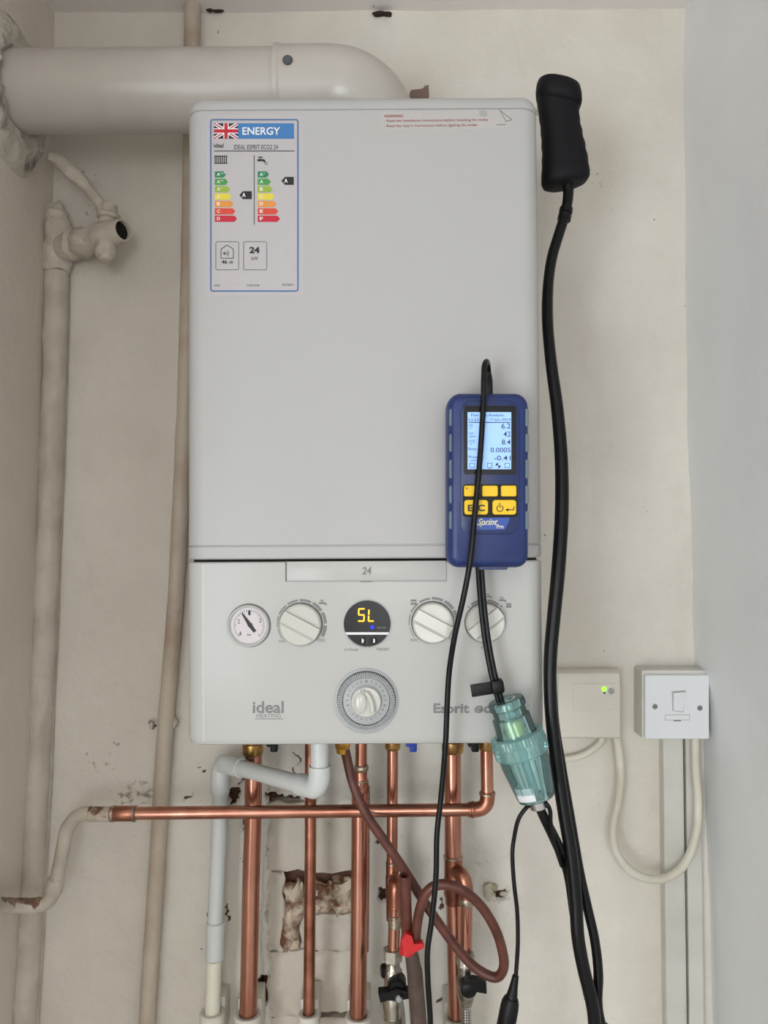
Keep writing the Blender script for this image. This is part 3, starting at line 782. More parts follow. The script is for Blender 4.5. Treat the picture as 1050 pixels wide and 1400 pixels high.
build('hour_disc', MB().lathe(c + Vector((0, -0.001, 0)), (0, -1, 0), [(0, S(31.6, BD)), (0.0036, S(31.6, BD)), (0.0042, S(30.6, BD)), (0.0042, 0.0002)], 64), 'timer_grey', T)
mb = MB()
for k in range(24):
    a = R(15 * k); x = tx_ + 26 * math.sin(a); y = ty_ - 26 * math.cos(a); mb.text(str(k + 1), x - 1.6, y - 1.7, x + 1.6, y + 1.7, BD + 0.0053)
mb.arc(tx_, ty_, 20.9, 21.4, BD + 0.0053, 0.0002, n=56)
build('hour_numbers', mb, 'print_grey', T)
K = build('setting_knob', MB().lathe(c + Vector((0, -0.004, 0)), (0, -1, 0), [(0, S(20.6, BD)), (0.004, S(20.6, BD)), (0.0058, S(19.2, BD)), (0.0064, 0.0002)], 56), 'knob_white', T)
mb = MB(); pts = catmull([P(x, y, BD + 0.013) for x, y in ((500, 946), (506, 955), (509, 966), (509.5, 975))], 5)
mb.tube(pts, [0.0015] + [0.0026] * (len(pts) - 2) + [0.0018], 10); mb.blob(P(493, 961, BD + 0.0098), 0.010, 0, 1, 3, 0, (0.75, 0.32, 1.15))
build('grip', mb, 'knob_white', K)
build('lettering', MB().text('10', 493, 942, 499.5, 946.5, BD + 0.0105, 0, 0, 0, 0.0004), 'print_grey', K)

# maker's marks
mb = MB().text('ideal', 345.5, 958.5, 388, 975, BD, 0, 0.022); LW = build('lettering', mb, 'print_grey', BOILER)
build('lettering', MB().text('HEATING', 351, 975.8, 384, 981, BD), 'print_grey', LW)
build('underline', MB().rect(348.5, 982.6, 387, 983.4, BD), 'print_grey', LW)
mb = MB().text('Esprit', 592.5, 961.5, 641.5, 979, BD, 0, 0.035); build('lettering', mb, 'print_grey', BOILER)
build('lettering', MB().text('eco', 648.5, 964.5, 686, 975, BD, 0, 0.03, 0.2), 'print_grey', BOILER)

# energy label
LB = build('energy_label', MB().rrect(282.5, 157, 415, 404.5, 2, BD, 0.00015), 'sticker_white', BOILER, 'white energy label with blue border and rating arrows')
e1 = BD + 0.0002
build('border', MB().rframe(287.3, 162.8, 408.3, 399, 4, 1.9, e1), 'label_border', LB)
def sh(y, x): return y + (x - 292) * 0.0
build('header_band', MB().rect(325.5, 168.5, 402, 189.5, e1), 'label_blue', LB)
build('lettering', MB().text('ENERGY', 331.5, 174, 383, 184.5, e1 + 0.0003, 0, 0.015), 'white_print', LB)
# union flag
def clip(poly, x0, y0, x1, y1):
    for ax_, val, sg in ((0, x0, 1), (0, x1, -1), (1, y0, 1), (1, y1, -1)):
        out = []
        for i in range(len(poly)):
            a, b = poly[i - 1], poly[i]; ia = (a[ax_] - val) * sg >= 0; ib = (b[ax_] - val) * sg >= 0
            if ia != ib:
                t_ = (val - a[ax_]) / (b[ax_] - a[ax_]); out.append((a[0] + (b[0] - a[0]) * t_, a[1] + (b[1] - a[1]) * t_))
            if ib: out.append(b)
        poly = out
        if not poly: break
    return poly
fx0, fy0, fx1, fy1 = 292.5, 168.5, 325.5, 189.5; fcx, fcy = (fx0 + fx1) / 2, (fy0 + fy1) / 2
mb = MB().rect(fx0, fy0, fx1, fy1, e1, 0.0002, 0)
def band(x0, y0, x1, y1, w, off, mi, d):
    dx_, dy_ = x1 - x0, y1 - y0; L = math.hypot(dx_, dy_); nx, ny = -dy_ / L, dx_ / L
    x0 -= dx_; y0 -= dy_; x1 += dx_; y1 += dy_
    q = [(x0 + nx * (off + w / 2), y0 + ny * (off + w / 2)), (x1 + nx * (off + w / 2), y1 + ny * (off + w / 2)), (x1 + nx * (off - w / 2), y1 + ny * (off - w / 2)), (x0 + nx * (off - w / 2), y0 + ny * (off - w / 2))]
    q = clip(q, fx0, fy0, fx1, fy1)
    if len(q) > 2: mb.poly(q, d, 0.0001, mi)
band(fx0, fy0, fx1, fy1, 4.6, 0, 1, e1 + 0.0002); band(fx0, fy1, fx1, fy0, 4.6, 0, 1, e1 + 0.00025)
band(fx0, fy0, fx1, fy1, 1.5, 0, 2, e1 + 0.0004); band(fx0, fy1, fx1, fy0, 1.5, 0, 2, e1 + 0.0004)
mb.rect(fcx - 3.6, fy0, fcx + 3.6, fy1, e1 + 0.0006, 0.0001, 1); mb.rect(fx0, fcy - 3.6, fcx - 3.6, fcy + 3.6, e1 + 0.0006, 0.0001, 1); mb.rect(fcx + 3.6, fcy - 3.6, fx1, fcy + 3.6, e1 + 0.0006, 0.0001, 1)
mb.rect(fcx - 2.3, fy0, fcx + 2.3, fy1, e1 + 0.0008, 0.0001, 2); mb.rect(fx0, fcy - 2.3, fcx - 2.3, fcy + 2.3, e1 + 0.0008, 0.0001, 2); mb.rect(fcx + 2.3, fcy - 2.3, fx1, fcy + 2.3, e1 + 0.0008, 0.0001, 2)
build('union_flag', mb, ['flag_blue', 'white_print', 'flag_red'], LB, smooth=0)
def words(parent, mat, d, rows):
    for tx, x0, y0, x1, y1, bo in rows: build('lettering', MB().text(tx, x0, y0, x1, y1, d, 0, bo), mat, parent)
words(LB, 'print_dark', e1, (('ideal', 292.5, 196, 305.5, 202, .015), ('IDEAL ESPRIT ECO2 24', 320, 198, 380, 204.5, 0), ('24', 341, 337.5, 355, 346.5, .04), ('kW', 344, 351, 353, 356, 0),
      ('46', 303, 355.5, 310.5, 360.8, .03), ('dB', 313, 356.5, 318.5, 360.5, 0), ('2018', 293, 389, 300.5, 391.6, 0), ('I1/2013/Y04', 337, 389, 354.5, 391.6, 0), ('811/2013', 386.5, 388, 401, 390.8, 0)))
build('divider', MB().rect(293, 205.8, 402.5, 206.7, e1), 'print_dark', LB); build('divider', MB().rect(347.2, 212, 348, 307, e1), 'print_dark', LB)
mb = MB()
for k in range(7): mb.rect(293.4 + k * 2.6, 212.5, 294.7 + k * 2.6, 224, e1)
mb.rect(293, 213, 310.5, 213.8, e1); mb.rect(293, 222.6, 311, 223.4, e1); build('radiator_symbol', mb, 'print_dark', LB)
mb = MB(); tap_icon(mb, 357, 219.5, e1, 0, 1.05); build('tap_symbol', mb, 'print_dark', LB)
for x in (362, 364.5): build('water_drop', MB().line(x + 1, 222, x, 225, 0.7, e1), 'print_dark', LB)
mb = MB()
for a in ((302, 340.5, 310.5, 335), (310.5, 335, 319, 340.5), (302, 340.5, 302, 353), (319, 340.5, 319, 353), (302, 353, 319, 353)): mb.line(*a, 0.8, e1)
mb.poly([(304.5, 346.5), (307.5, 344.5), (307.5, 348.5)], e1)
for r_ in (2.2, 4.2, 6.2): mb.arc(306.5, 346.5, r_ - 0.3, r_ + 0.3, e1, a0=50, a1=130, n=8)
build('house_symbol', mb, 'print_dark', LB)
for x0, x1 in ((294.5, 327), (332.5, 365.2)): build('info_box', MB().rframe(x0, 330, x1, 369.5, 3, 1.1, e1), 'print_grey', LB)
AC = ['arrow_green_dark', 'arrow_green', 'arrow_lime', 'arrow_yellow', 'arrow_orange', 'arrow_vermilion', 'arrow_red']
for x, letters, w0 in ((293.6, ['A+++', 'A++', 'A+', 'A', 'B', 'C', 'D'], 15.5), (352.3, ['A+', 'A', 'B', 'C', 'D', 'E', 'F'], 15.5)):
    for k in range(7):
        y0 = 234.2 + k * 10.1; y1 = y0 + 8.4; w = w0 + k * 2.5
        a_ = build('rating_arrow', MB().poly([(x, y0), (x + w - 3.6, y0), (x + w, (y0 + y1) / 2), (x + w - 3.6, y1), (x, y1)], e1), AC[k], LB, smooth=0)
        mb = MB().text(letters[k][0], x + 3, y0 + 2, x + 7.4, y1 - 2, e1 + 0.0003, 0, 0.02)
        if len(letters[k]) > 1: mb.text(letters[k][1:], x + 7.8, y0 + 2, x + 7.8 + 2.2 * (len(letters[k]) - 1), y0 + 4, e1 + 0.0003)
        ORG[a_] = ORG[LB]; build('lettering', mb, 'white_print', LB)
for x, y in ((327.2, 261.4), (384.7, 241.8)):
    build('rating_arrow', MB().poly([(x, y + 5.4), (x + 5, y), (x + 17, y), (x + 17, y + 10.8), (x + 5, y + 10.8)], e1), 'arrow_black', LB, smooth=0)
    build('lettering', MB().text('A', x + 4, y + 2.4, x + 8.6, y + 8.2, e1 + 0.0003, 0, 0.03), 'white_print', LB)

# warning sticker, its end scuffed
WS = build('warning_sticker', MB().poly([(519, 152.5), (700, 149.5), (701, 176), (519, 180)], BD, 0.00015), 'sticker_clear', BOILER, 'clear warning sticker printed in red')
def ltext(tx, x0, x1, y0, y1, bo):
    mb = MB().text(tx, x0, y0, x1, y1, e1, 0, bo); xc = P(x0, y0, BD).x
    for v in mb.v: v.z += (v.x - xc) * 0.012
    build('lettering', mb, 'print_red', WS)
ltext('WARNING', 525, 551, 157, 161, 0.008)
ltext('- Read the Installation Instructions before installing the boiler', 525, 668, 163.5, 168, 0)
ltext("- Read the User's Instructions before lighting the boiler", 525, 653, 170.5, 175, 0)
mb = MB()
for a in ((683, 150, 692, 166), (683, 150, 700, 163.5), (692, 166, 700, 163.5), (679, 170.5, 692, 170)): mb.line(*a, 0.8, e1)
build('symbol', mb, 'print_grey', WS)
mb = MB().poly([(655, 151), (664, 150), (667, 158), (663, 160), (656, 159)], e1, 0.0001); build('scuff', mb, 'print_pale', WS)

# connections under the casing
def under(name, x, y, r_px, d, mat, hexn=24, label=None, top=60):
    c = P(x, y, d); r_ = S(r_px, d)
    prof = [(-0.003, r_ * 0.86), (0.0, r_), (0.012, r_), (0.014, r_ * 0.8), (0.10, r_ * 0.8)]
    return build(name, MB().lathe(c, (0, 0, 1), prof, hexn), mat, BOILER, label)
for x, y, r_, d in ((345.5, 1029, 14, 0.06), (537, 1022, 10.5, 0.06), (619, 1026, 15, 0.06), (665, 1022, 11, 0.10), (424, 1008, 9, 0.06), (494, 1008, 9, 0.06)):
    under('brass_nut', x, y, r_, d, 'brass')
mb = MB().pbox(458, 1012, 478, 1026, 0.12, 0.15, 0.003); mb.lathe(P(468, 1030, 0.135), (0, 0, 1), [(0, 0.007), (0.01, 0.0085), (0.09, 0.0085)], 6)
build('drain_outlet', mb, 'brass_yellow', BOILER, 'yellow brass drain outlet')
for x, mat, nm in ((372, 'black_plastic', 'black valve lever'), (563, 'blue_lever', 'blue valve lever'), (648, 'black_plastic', 'black valve lever')):
    mb = MB().pbox(x - 8, 1000, x + 7, 1022, 0.10, 0.125, 0.002); mb.pbox(x - 3, 1012, x + 7, 1029, 0.112, 0.124, 0.002)
    build('valve_lever', mb, mat, BOILER, nm)

# ------------------------------------------------------------------ pipework on the left
def pts(*a): return [P(*q) for q in a]
t = thing('gas_cock_pipe', 'lumpy painted old iron pipe in the left corner with open-ended lever cock', 'pipe', P(36, 1400, 0.02))
mb = MB().tube(pts((77, 292, 0.018), (77, 400, 0.018), (72, 560, 0.018), (67, 700, 0.018), (58, 900, 0.018), (51, 1050, 0.018), (45, 1180, 0.018), (33, 1400, 0.018), (10, 1760, 0.018), (-12, 2100, 0.018)), S(16, 0.018), 20, smooth=10)
build('riser', mb.lump(0.0024, 70), 'painted_pipe', t)
mb = MB().tube(pts((91, 380, 0.005), (84, 620, 0.005), (66, 1050, 0.005), (48, 1400, 0.005), (4, 2080, 0.005)), S(5.5, 0), 10, smooth=14)  # thin tube added to stand for the riser's shadow line
build('shadow_ridge', mb.lump(0.001, 80), 'painted_pipe', t)
mb = MB().tube(pts((72, 285, 0.012), (80, 312, 0.018), (78, 345, 0.018), (77, 372, 0.018)), [S(10, 0), S(19, 0), S(20, 0), S(18, 0)], 20, smooth=8)
mb.blob(P(76, 300, 0.012), 0.02, 0.4, 60, 3, 0, (1, 0.7, 1.2), 4)
build('tee_body', mb.lump(0.005, 60), 'painted_pipe', t)
A0, A1 = P(88, 340, 0.022), P(167, 315, 0.085)
ad = (A1 - A0).normalized(); AL = (A1 - A0).length
mb = MB().lathe(A0, ad, [(0, 0.020), (AL * .18, 0.021), (AL * .24, 0.017), (AL * .30, 0.021), (AL * .40, 0.019), (AL * .46, 0.016), (AL * .62, 0.016), (AL * .68, 0.018), (AL * .9, 0.0155)], 28)
build('branch', mb.lump(0.0042, 75), 'painted_pipe', t)
mb = MB().lathe(A0 + ad * AL * .8, ad, [(0, 0.0155), (AL * .2, 0.0155), (AL * .215, 0.0150), (AL * .215, 0.0125), (AL * .02, 0.0122)], 32, cap=False)
build('open_end', mb, 'painted_pipe', t)
build('bore', MB().lathe(A0 + ad * AL * .8, ad, [(0, 0.0124), (AL * .17, 0.0124)], 28), 'pipe_black_inside', t)
V0 = P(146, 326, 0.07)
mb = MB().lathe(V0, (0.10, -0.05, 1), [(0.005, 0.013), (0.026, 0.0125), (0.028, 0.0155), (0.033, 0.0155), (0.036, 0.012), (0.046, 0.011), (0.047, 0.001)], 24)
build('spindle', mb.lump(0.0012, 90), 'painted_pipe', t)
mb = MB().lathe(V0, (0.05, -0.25, -1), [(0.004, 0.013), (0.016, 0.0145), (0.02, 0.0155), (0.026, 0.015), (0.03, 0.010), (0.036, 0.009), (0.037, 0.001)], 24)
build('spindle_cap', mb.lump(0.0012, 90), 'painted_pipe', t)
mb = MB().tube(pts((153, 290, 0.075), (140, 284, 0.077), (122, 260, 0.07), (112, 247, 0.068), (98, 236, 0.066), (84, 222, 0.064), (70, 214, 0.064)), [0.011, 0.0085, 0.0065, 0.0085, 0.0105, 0.0095, 0.006], 14, smooth=6)
c0 = P(112, 247, 0.068)
for i, v in enumerate(mb.v): mb.v[i] = Vector((v.x, -0.07 + (v.y + 0.07) * 0.7, v.z))
build('lever', mb.lump(0.002, 70), 'painted_pipe', t)

mb_path = pts((263, -30, 0.016), (261, 200, 0.016), (256, 450, 0.016), (251, 600, 0.016), (240, 820, 0.016), (226, 1000, 0.016), (213, 1210, 0.016), (201, 1400, 0.016), (180, 1760, 0.016), (162, 2100, 0.016))
t = thing('painted_riser_pipe', 'thin painted vertical pipe running behind the left edge of the boiler', 'pipe', P(201, 1400, 0.016))
build('pipe', MB().tube(mb_path, S(11, 0.016), 16, smooth=10).lump(0.0008, 60), 'painted_riser', t)
mb = MB(); mb.blob(P(208, 991, 0.008), 0.006, 0.5, 150, 2, 0, (0.6, 1, 1.2), 1); mb.blob(P(238, 988, 0.010), 0.009, 0.5, 130, 2, 0, (0.7, 1, 1), 2)
build('pipe_clip', mb, 'filler', t)

# ------------------------------------------------------------------ gas supply pipe
GD = 0.10; gr = S(8.6, GD)
t = thing('gas_supply_pipe', 'copper pipe crossing level below the boiler, its left end cream painted', 'pipe', P(410, 1130, GD))
_g0 = P(-30, 1240, 0.20)
mb = MB().tube([Vector((X_LEFT(_g0.z) + 0.013, -0.80, _g0.z)), Vector((X_LEFT(_g0.z) + 0.013, -0.45, _g0.z))] + pts((-30, 1240, 0.20), (-5, 1239, 0.14), (15, 1239, 0.105), (40, 1239, 0.085), (58, 1237, 0.082), (69, 1228, 0.082), (75, 1212, 0.082), (82, 1180, 0.084), (90, 1140, 0.088), (97, 1124, 0.092), (110, 1114, 0.096), (130, 1112.5, GD), (152, 1113, GD)), S(9.4, 0.09), 18, smooth=6)
build('painted_section', mb.lump(0.001, 70), 'painted_pipe', t)
mb = MB().tube(pts((-30, 1237.8, 0.20), (-5, 1236.8, 0.14), (15, 1236.8, 0.105), (40, 1236.8, 0.085), (57, 1235, 0.082)), S(8.6, 0.09), 16, smooth=6)
build('rust_patch', mb.lump(0.0014, 130), 'rusty_paint', t)
mb = MB().lathe(P(73, 1218, 0.082), P(78, 1195, 0.084) - P(73, 1218, 0.082), [(-0.004, 0.0095), (0, 0.0112), (0.016, 0.0112), (0.018, 0.0095)], 20); mb.lump(0.0008, 90)
build('painted_collar', mb, 'painted_pipe', t)
build('stained_section', MB().tube(pts((122, 1113, GD), (152, 1113, GD)), S(9.9, GD), 18).lump(0.0005, 200), 'painted_stained', t)
ym = lambda x: 1112 - (x - 185) * 0.011
build('coupling', MB().lathe(P(150, 1112.5, GD), (1, 0, 0), [(0, gr * 1.05), (0.002, gr * 1.18), (0.030, gr * 1.18), (0.032, gr)], 20), 'copper_old', t)
for x in (153, 182): build('solder_ring', MB().lathe(P(x, 1112.5, GD), (1, 0, 0), [(-0.001, gr), (0, gr * 1.28), (0.003, gr * 1.28), (0.005, gr)], 20).lump(0.0006, 300), 'solder', t)
build('copper_run', MB().tube([P(180, ym(180), GD), P(652, ym(652), GD)], gr, 20), 'copper', t)
build('elbow', MB().tube(pts((640, 1106.8, GD), (652, 1106.5, GD), (660, 1104, GD), (665, 1098, GD), (666.5, 1090, GD), (666.3, 1082, GD)), gr * 1.17, 20, smooth=4), 'copper_old', t)
build('solder_ring', MB().lathe(P(646, 1106.8, GD), (1, 0, 0), [(-0.003, gr * 1.17), (-0.001, gr * 1.3), (0.002, gr * 1.28), (0.003, gr * 1.17)], 20).lump(0.0006, 300), 'copper_old', t)
build('solder_ring', MB().lathe(P(666.2, 1085, GD), (0, 0, 1), [(-0.0015, gr * 1.17), (-0.001, gr * 1.3), (0.0015, gr * 1.3), (0.003, gr)], 20), 'solder', t)
build('riser', MB().tube(pts((666.2, 1086, GD), (665, 1005, GD)), gr, 20), 'copper', t)

# ------------------------------------------------------------------ condensate pipe
t = thing('condensate_pipe', 'white plastic condensate pipe slanting from the boiler to a drop on the left', 'pipe', P(290, 1385, 0.045))
CR = 0.0108; ER = 0.0132
e1a, e1b = P(437, 1050, 0.20), P(437, 1078, 0.20)
dg = P(318, 1047, 0.062)
build('outlet_pipe', MB().tube([P(437, 985, 0.20), P(437, 1056, 0.20)], CR, 24), 'condensate_white', t)
pe = P(437, 1079, 0.20); pd = (dg - pe).normalized()
b0 = [P(437, 1047, 0.20), pe + Vector((0, 0, 0.016)), pe + Vector((0, 0, 0.009)) + pd * 0.002, pe + pd * 0.006 + Vector((0, 0, 0.003)), pe + pd * 0.012, pe + pd * 0.038]
build('elbow', MB().tube(b0, ER, 24), 'condensate_white', t)
build('slant_pipe', MB().tube([pe + pd * 0.02, dg - pd * 0.0], CR, 24), 'condensate_white', t)
pf = P(302, 1043, 0.045)
b1 = [dg - pd * 0.022, dg - pd * 0.004, (dg * 0.45 + pf * 0.55) + Vector((0, 0, 0.0005)), pf + Vector((0.001, 0, -0.006)), P(301, 1062, 0.045), P(301, 1083, 0.045)]
build('elbow', MB().tube(b1, ER * 0.98, 24, smooth=4), 'condensate_white', t)
build('drop_pipe', MB().tube(pts((301, 1070, 0.045), (299, 1150, 0.045), (294, 1268, 0.045)), CR, 24), 'condensate_white', t)
build('coupling', MB().lathe(P(293.5, 1310, 0.045), P(295, 1262, 0.045) - P(293.5, 1310, 0.045), [(0, ER * 0.96), (0.049, ER), (0.050, ER * 0.92), (0.0501, CR)], 24), 'condensate_white', t)
build('lower_pipe', MB().tube(pts((293.2, 1312, 0.045), (290.5, 1384, 0.045), (276, 2080, 0.045)), CR * 0.98, 24), 'cream_pipe', t)

def pipe_clip(x, y, d, r, label):
    c = P(x, y, d)
    t = thing('pipe_clip', label, 'pipe clip', c - Vector((0, 0, 0.05)), 'white plastic clips holding the pipe feet')
    mb = MB().lathe(c, (0, 0, -1), [(0.002, r), (0, r + 0.001), (0, r + 0.0055), (0.0015, r + 0.0068), (0.045, r + 0.0068), (0.046, r)], 28, cap=False)
    build('collar', mb, 'cream_plastic', t)
    mb = MB().box((c.x, -(d - r) / 2 + 0.0005, c.z - 0.012), (2 * r + 0.009, d - r - 0.001, 0.050), None, 0.002); build('back_plate', mb, 'cream_plastic', t)
pipe_clip(290.5, 1383, 0.045, 0.0108, 'white clip round the foot of the white condensate pipe')
pipe_clip(339, 1386, 0.055, 0.0115, 'white clip round the foot of the leftmost copper pipe')
pipe_clip(422, 1385, 0.055, 0.0078, 'white clip round the foot of the thin copper pipe crossing bare brick')
pipe_clip(490, 1388, 0.055, 0.0112, 'white clip round the foot of the thick copper pipe right of the bare brick')
pipe_clip(624, 1391, 0.055, 0.0108, 'white clip round the foot of the copper pipe behind the hose loop')

# ------------------------------------------------------------------ copper risers
def ring(mb, p, r, up=(0, 0, 1), w=0.004, k=1.25): mb.lathe(p, up, [(-w, r), (-w * .6, r * k), (w * .6, r * k), (w, r)], 20); return mb
t = thing('copper_flow_pipe', 'leftmost thick copper pipe, passing behind the slanting white pipe', 'pipe', P(338, 1386, 0.055))
build('pipe', MB().tube(pts((346.5, 1000, 0.06), (346, 1110, 0.06), (343, 1210, 0.058), (338.5, 1420, 0.055), (320, 2080, 0.055)), 0.0118, 24, smooth=4), 'copper', t)
t = thing('copper_thin_pipe', 'thin copper pipe standing in front of the broken bare brick', 'pipe', P(422, 1386, 0.055))
build('pipe', MB().tube(pts((424.5, 985, 0.06), (424.5, 1150, 0.06), (422, 1420, 0.055), (415, 2080, 0.055)), 0.0078, 20), 'copper_old', t)
t = thing('copper_hot_pipe', 'thick copper pipe with two compression rings near its top', 'pipe', P(489, 1388, 0.055))
build('pipe', MB().tube(pts((492.5, 1068, 0.06), (491.5, 1200, 0.06), (489, 1420, 0.055), (484, 2080, 0.055)), 0.0115, 24), 'copper', t)
build('upper_pipe', MB().tube(pts((494, 985, 0.06), (493.5, 1072, 0.06)), 0.0078, 20), 'copper_old', t)
build('side_pipe', MB().tube(pts((499.5, 1075, 0.047), (499, 1200, 0.047), (498, 1300, 0.046)), 0.0062, 16), 'copper_old', t)
for y in (1050, 1070): build('compression_ring', ring(MB(), P(494, y, 0.06), 0.0085, w=0.0045, k=1.15), 'solder', t)
build('reducer', MB().lathe(P(493.5, 1074, 0.06), (0, 0, 1), [(-0.008, 0.0118), (0.0, 0.0112), (0.006, 0.0086), (0.024, 0.0084)], 20), 'copper_old', t)

t = thing('copper_cold_pipe', 'thin copper pipe with tee, hex nut and black-levered valve at its foot', 'pipe', P(545, 1400, 0.06))
build('pipe', MB().tube(pts((537, 985, 0.06), (536, 1182, 0.06)), 0.0076, 20), 'copper', t)
build('solder_ring', ring(MB(), P(536.5, 1180, 0.06), 0.0082, w=0.0025, k=1.12), 'solder', t)
build('socket', MB().lathe(P(536.5, 1181, 0.06), (0, 0, -1), [(0, 0.0088), (0.014, 0.0088), (0.016, 0.0095), (0.040, 0.0095), (0.042, 0.0088), (0.075, 0.0088)], 20), 'copper_old', t)
build('branch_elbow', MB().tube(pts((538, 1205, 0.062), (539.5, 1205, 0.078), (540, 1208, 0.086), (540.5, 1216, 0.090), (540.5, 1236, 0.090)), 0.0092, 20, smooth=4), 'copper_old', t)
build('branch_pipe', MB().tube(pts((540.5, 1232, 0.090), (538, 1300, 0.090)), 0.0080, 20), 'copper', t)
build('solder_ring', ring(MB(), P(540.5, 1238, 0.090), 0.0086, w=0.003, k=1.12), 'copper_old', t)
build('socket', MB().lathe(P(540, 1250, 0.090), (0, 0, -1), [(0, 0.008), (0.001, 0.0092), (0.016, 0.0092), (0.017, 0.008)], 20).lump(0.0003, 300), 'solder', t)
c = P(537, 1296, 0.090)
V = build('isolation_valve', MB().lathe(c, (0, 0, -1), [(0.018, 0.0085), (0.024, 0.0095), (0.030, 0.0112), (0.052, 0.0118), (0.060, 0.0135), (0.075, 0.0135), (0.085, 0.012), (0.10, 0.0118), (0.104, 0.014), (0.13, 0.0145)], 24), 'nickel', t)
build('hex_nut', MB().lathe(c, (0, 0, -1), [(0, 0.0095), (0.001, 0.0128), (0.016, 0.0128), (0.018, 0.0105)], 6, phase=0.3), 'nickel', V, smooth=20)
build('hex_nut', MB().lathe(c, (0, 0, -1), [(0.026, 0.010), (0.027, 0.0120), (0.044, 0.0120), (0.046, 0.0105)], 6, phase=0.1), 'nickel', V, smooth=20)
build('hex_nut', MB().lathe(c, (0, 0, -1), [(0.088, 0.0115), (0.089, 0.0142), (0.104, 0.0142), (0.106, 0.011)], 6, phase=0.5), 'nickel', V, smooth=20)
build('tail_pipe', MB().tube([c - Vector((0, 0, 0.12)), P(541, 2080, 0.085)], 0.0105, 20), 'copper_old', t)
mb = MB(); lc = P(543, 1356, 0.112)
mb.lathe(lc + Vector((0, 0.02, 0.004)), (0, -1, 0), [(0, 0.012), (0.018, 0.012), (0.021, 0.009), (0.0212, 0.001)], 24)
mb.poly([(517, 1358), (530, 1357), (543, 1352), (556, 1356), (569, 1352), (572, 1364), (556, 1366), (543, 1369), (530, 1368), (520, 1371)], 0.104, 0.014)
build('lever', mb, 'black_plastic', t, 'black butterfly lever')
build('lever_screw', MB().lathe(P(545.5, 1364, 0.118), (0, -1, 0), [(0, 0.005), (0.004, 0.005), (0.0055, 0.0035), (0.0056, 0.001)], 16), 'steel', t)
mb = MB().lathe(P(527, 1327, 0.085), (-1, -0.2, 0), [(-0.006, 0.009), (0.004, 0.009), (0.006, 0.007), (0.0061, 0.0005)], 20); build('test_cap', mb, 'black_plastic', t)
build('capillary', MB().tube(pts((548, 1368, 0.112), (551, 1385, 0.108), (552, 1420, 0.10), (553, 1560, 0.09)), 0.0028, 10, smooth=4), 'steel', t)

t = thing('copper_return_pipe', 'thick copper pipe behind the hose loop with a side branch to a valve', 'pipe', P(624, 1391, 0.055))
build('pipe', MB().tube(pts((618.5, 985, 0.06), (619.5, 1172, 0.06)), 0.0115, 24), 'copper', t)
build('solder_ring', ring(MB(), P(619.5, 1171, 0.06), 0.0122, w=0.0018, k=1.08), 'solder', t)
build('tee', MB().lathe(P(620, 1172, 0.06), (0, 0, -1), [(0, 0.0125), (0.026, 0.0125), (0.03, 0.0135), (0.05, 0.0135), (0.053, 0.012), (0.062, 0.0115)], 24), 'copper_old', t)
build('lower_pipe', MB().tube(pts((620, 1215, 0.06), (622, 1300, 0.058), (624.5, 1430, 0.055), (634, 2080, 0.055)), 0.0106, 24), 'copper', t)
build('branch_elbow', MB().tube(pts((622, 1190, 0.064), (629, 1194, 0.078), (634, 1201, 0.084), (637, 1212, 0.086), (638, 1236, 0.086)), 0.0092, 20, smooth=4), 'copper_old', t)
build('solder_ring', ring(MB(), P(638, 1232, 0.086), 0.0092, w=0.005, k=1.06), 'solder', t)
build('branch_pipe', MB().tube(pts((638, 1236, 0.086), (637, 1312, 0.086)), 0.0079, 20), 'copper', t)
c = P(636.5, 1306, 0.086)
V = build('isolation_valve', MB().lathe(c, (0, 0, -1), [(0, 0.0085), (0.004, 0.0105), (0.016, 0.011), (0.022, 0.0095), (0.03, 0.012), (0.048, 0.012), (0.056, 0.0105), (0.064, 0.0085)], 24), 'nickel', t)
build('hex_nut', MB().lathe(c, (0, 0, -1), [(-0.002, 0.0095), (-0.001, 0.0122), (0.012, 0.0122), (0.014, 0.0105)], 6, phase=0.2), 'nickel', V, smooth=20)
build('drain_screw', MB().lathe(P(643, 1305, 0.095), (0.8, -0.6, 0.2), [(-0.008, 0.004), (0.003, 0.0045), (0.0035, 0.001)], 12), 'nickel', t)
mb = MB().lathe(P(639, 1343, 0.092), (0, -1, 0), [(0, 0.0105), (0.018, 0.0105), (0.020, 0.008), (0.0202, 0.001)], 24)
mb.poly([(636, 1340), (650, 1340), (665, 1344), (665.5, 1359), (648, 1356), (636, 1352)], 0.100, 0.012); build('lever', mb, 'black_plastic', t, 'black valve lever')
build('braided_hose', MB().tube(pts((637, 1366, 0.086), (637.5, 1400, 0.086), (638, 1450, 0.084), (645, 2080, 0.08)), 0.0072, 18), 'braid_steel', t)
build('hose_ferrule', MB().lathe(P(637, 1362, 0.086), (0, 0, -1), [(0, 0.008), (0.004, 0.0078), (0.014, 0.0074), (0.015, 0.007)], 18), 'steel', t)

# ------------------------------------------------------------------ brown hose, stub and red key
t = thing('drain_hose', 'brown rubber hose running slantwise from the boiler and looping beside the pipes', 'hose', P(620, 1345, 0.14))
HP = pts((470, 1018, 0.135), (474, 1036, 0.135), (483, 1072, 0.136), (500, 1112, 0.138), (527, 1152, 0.138), (553, 1190, 0.138), (582, 1236, 0.138), (611, 1278, 0.139), (640, 1314, 0.142), (662, 1331, 0.147), (679, 1336, 0.152), (688, 1325, 0.157), (688, 1306, 0.161),
         (678, 1272, 0.165), (657, 1238, 0.168), (630, 1216, 0.170), (604, 1209, 0.170), (585, 1218, 0.168), (575, 1240, 0.164), (570, 1265, 0.160), (568, 1291, 0.158))
build('hose', MB().tube(HP, S(6.6, 0.145), 18, smooth=6), 'brown_rubber', t)
t = thing('drain_stub', 'dark brown open-topped pipe stub rising beside the hex nut', 'pipe', P(573, 1420, 0.125))
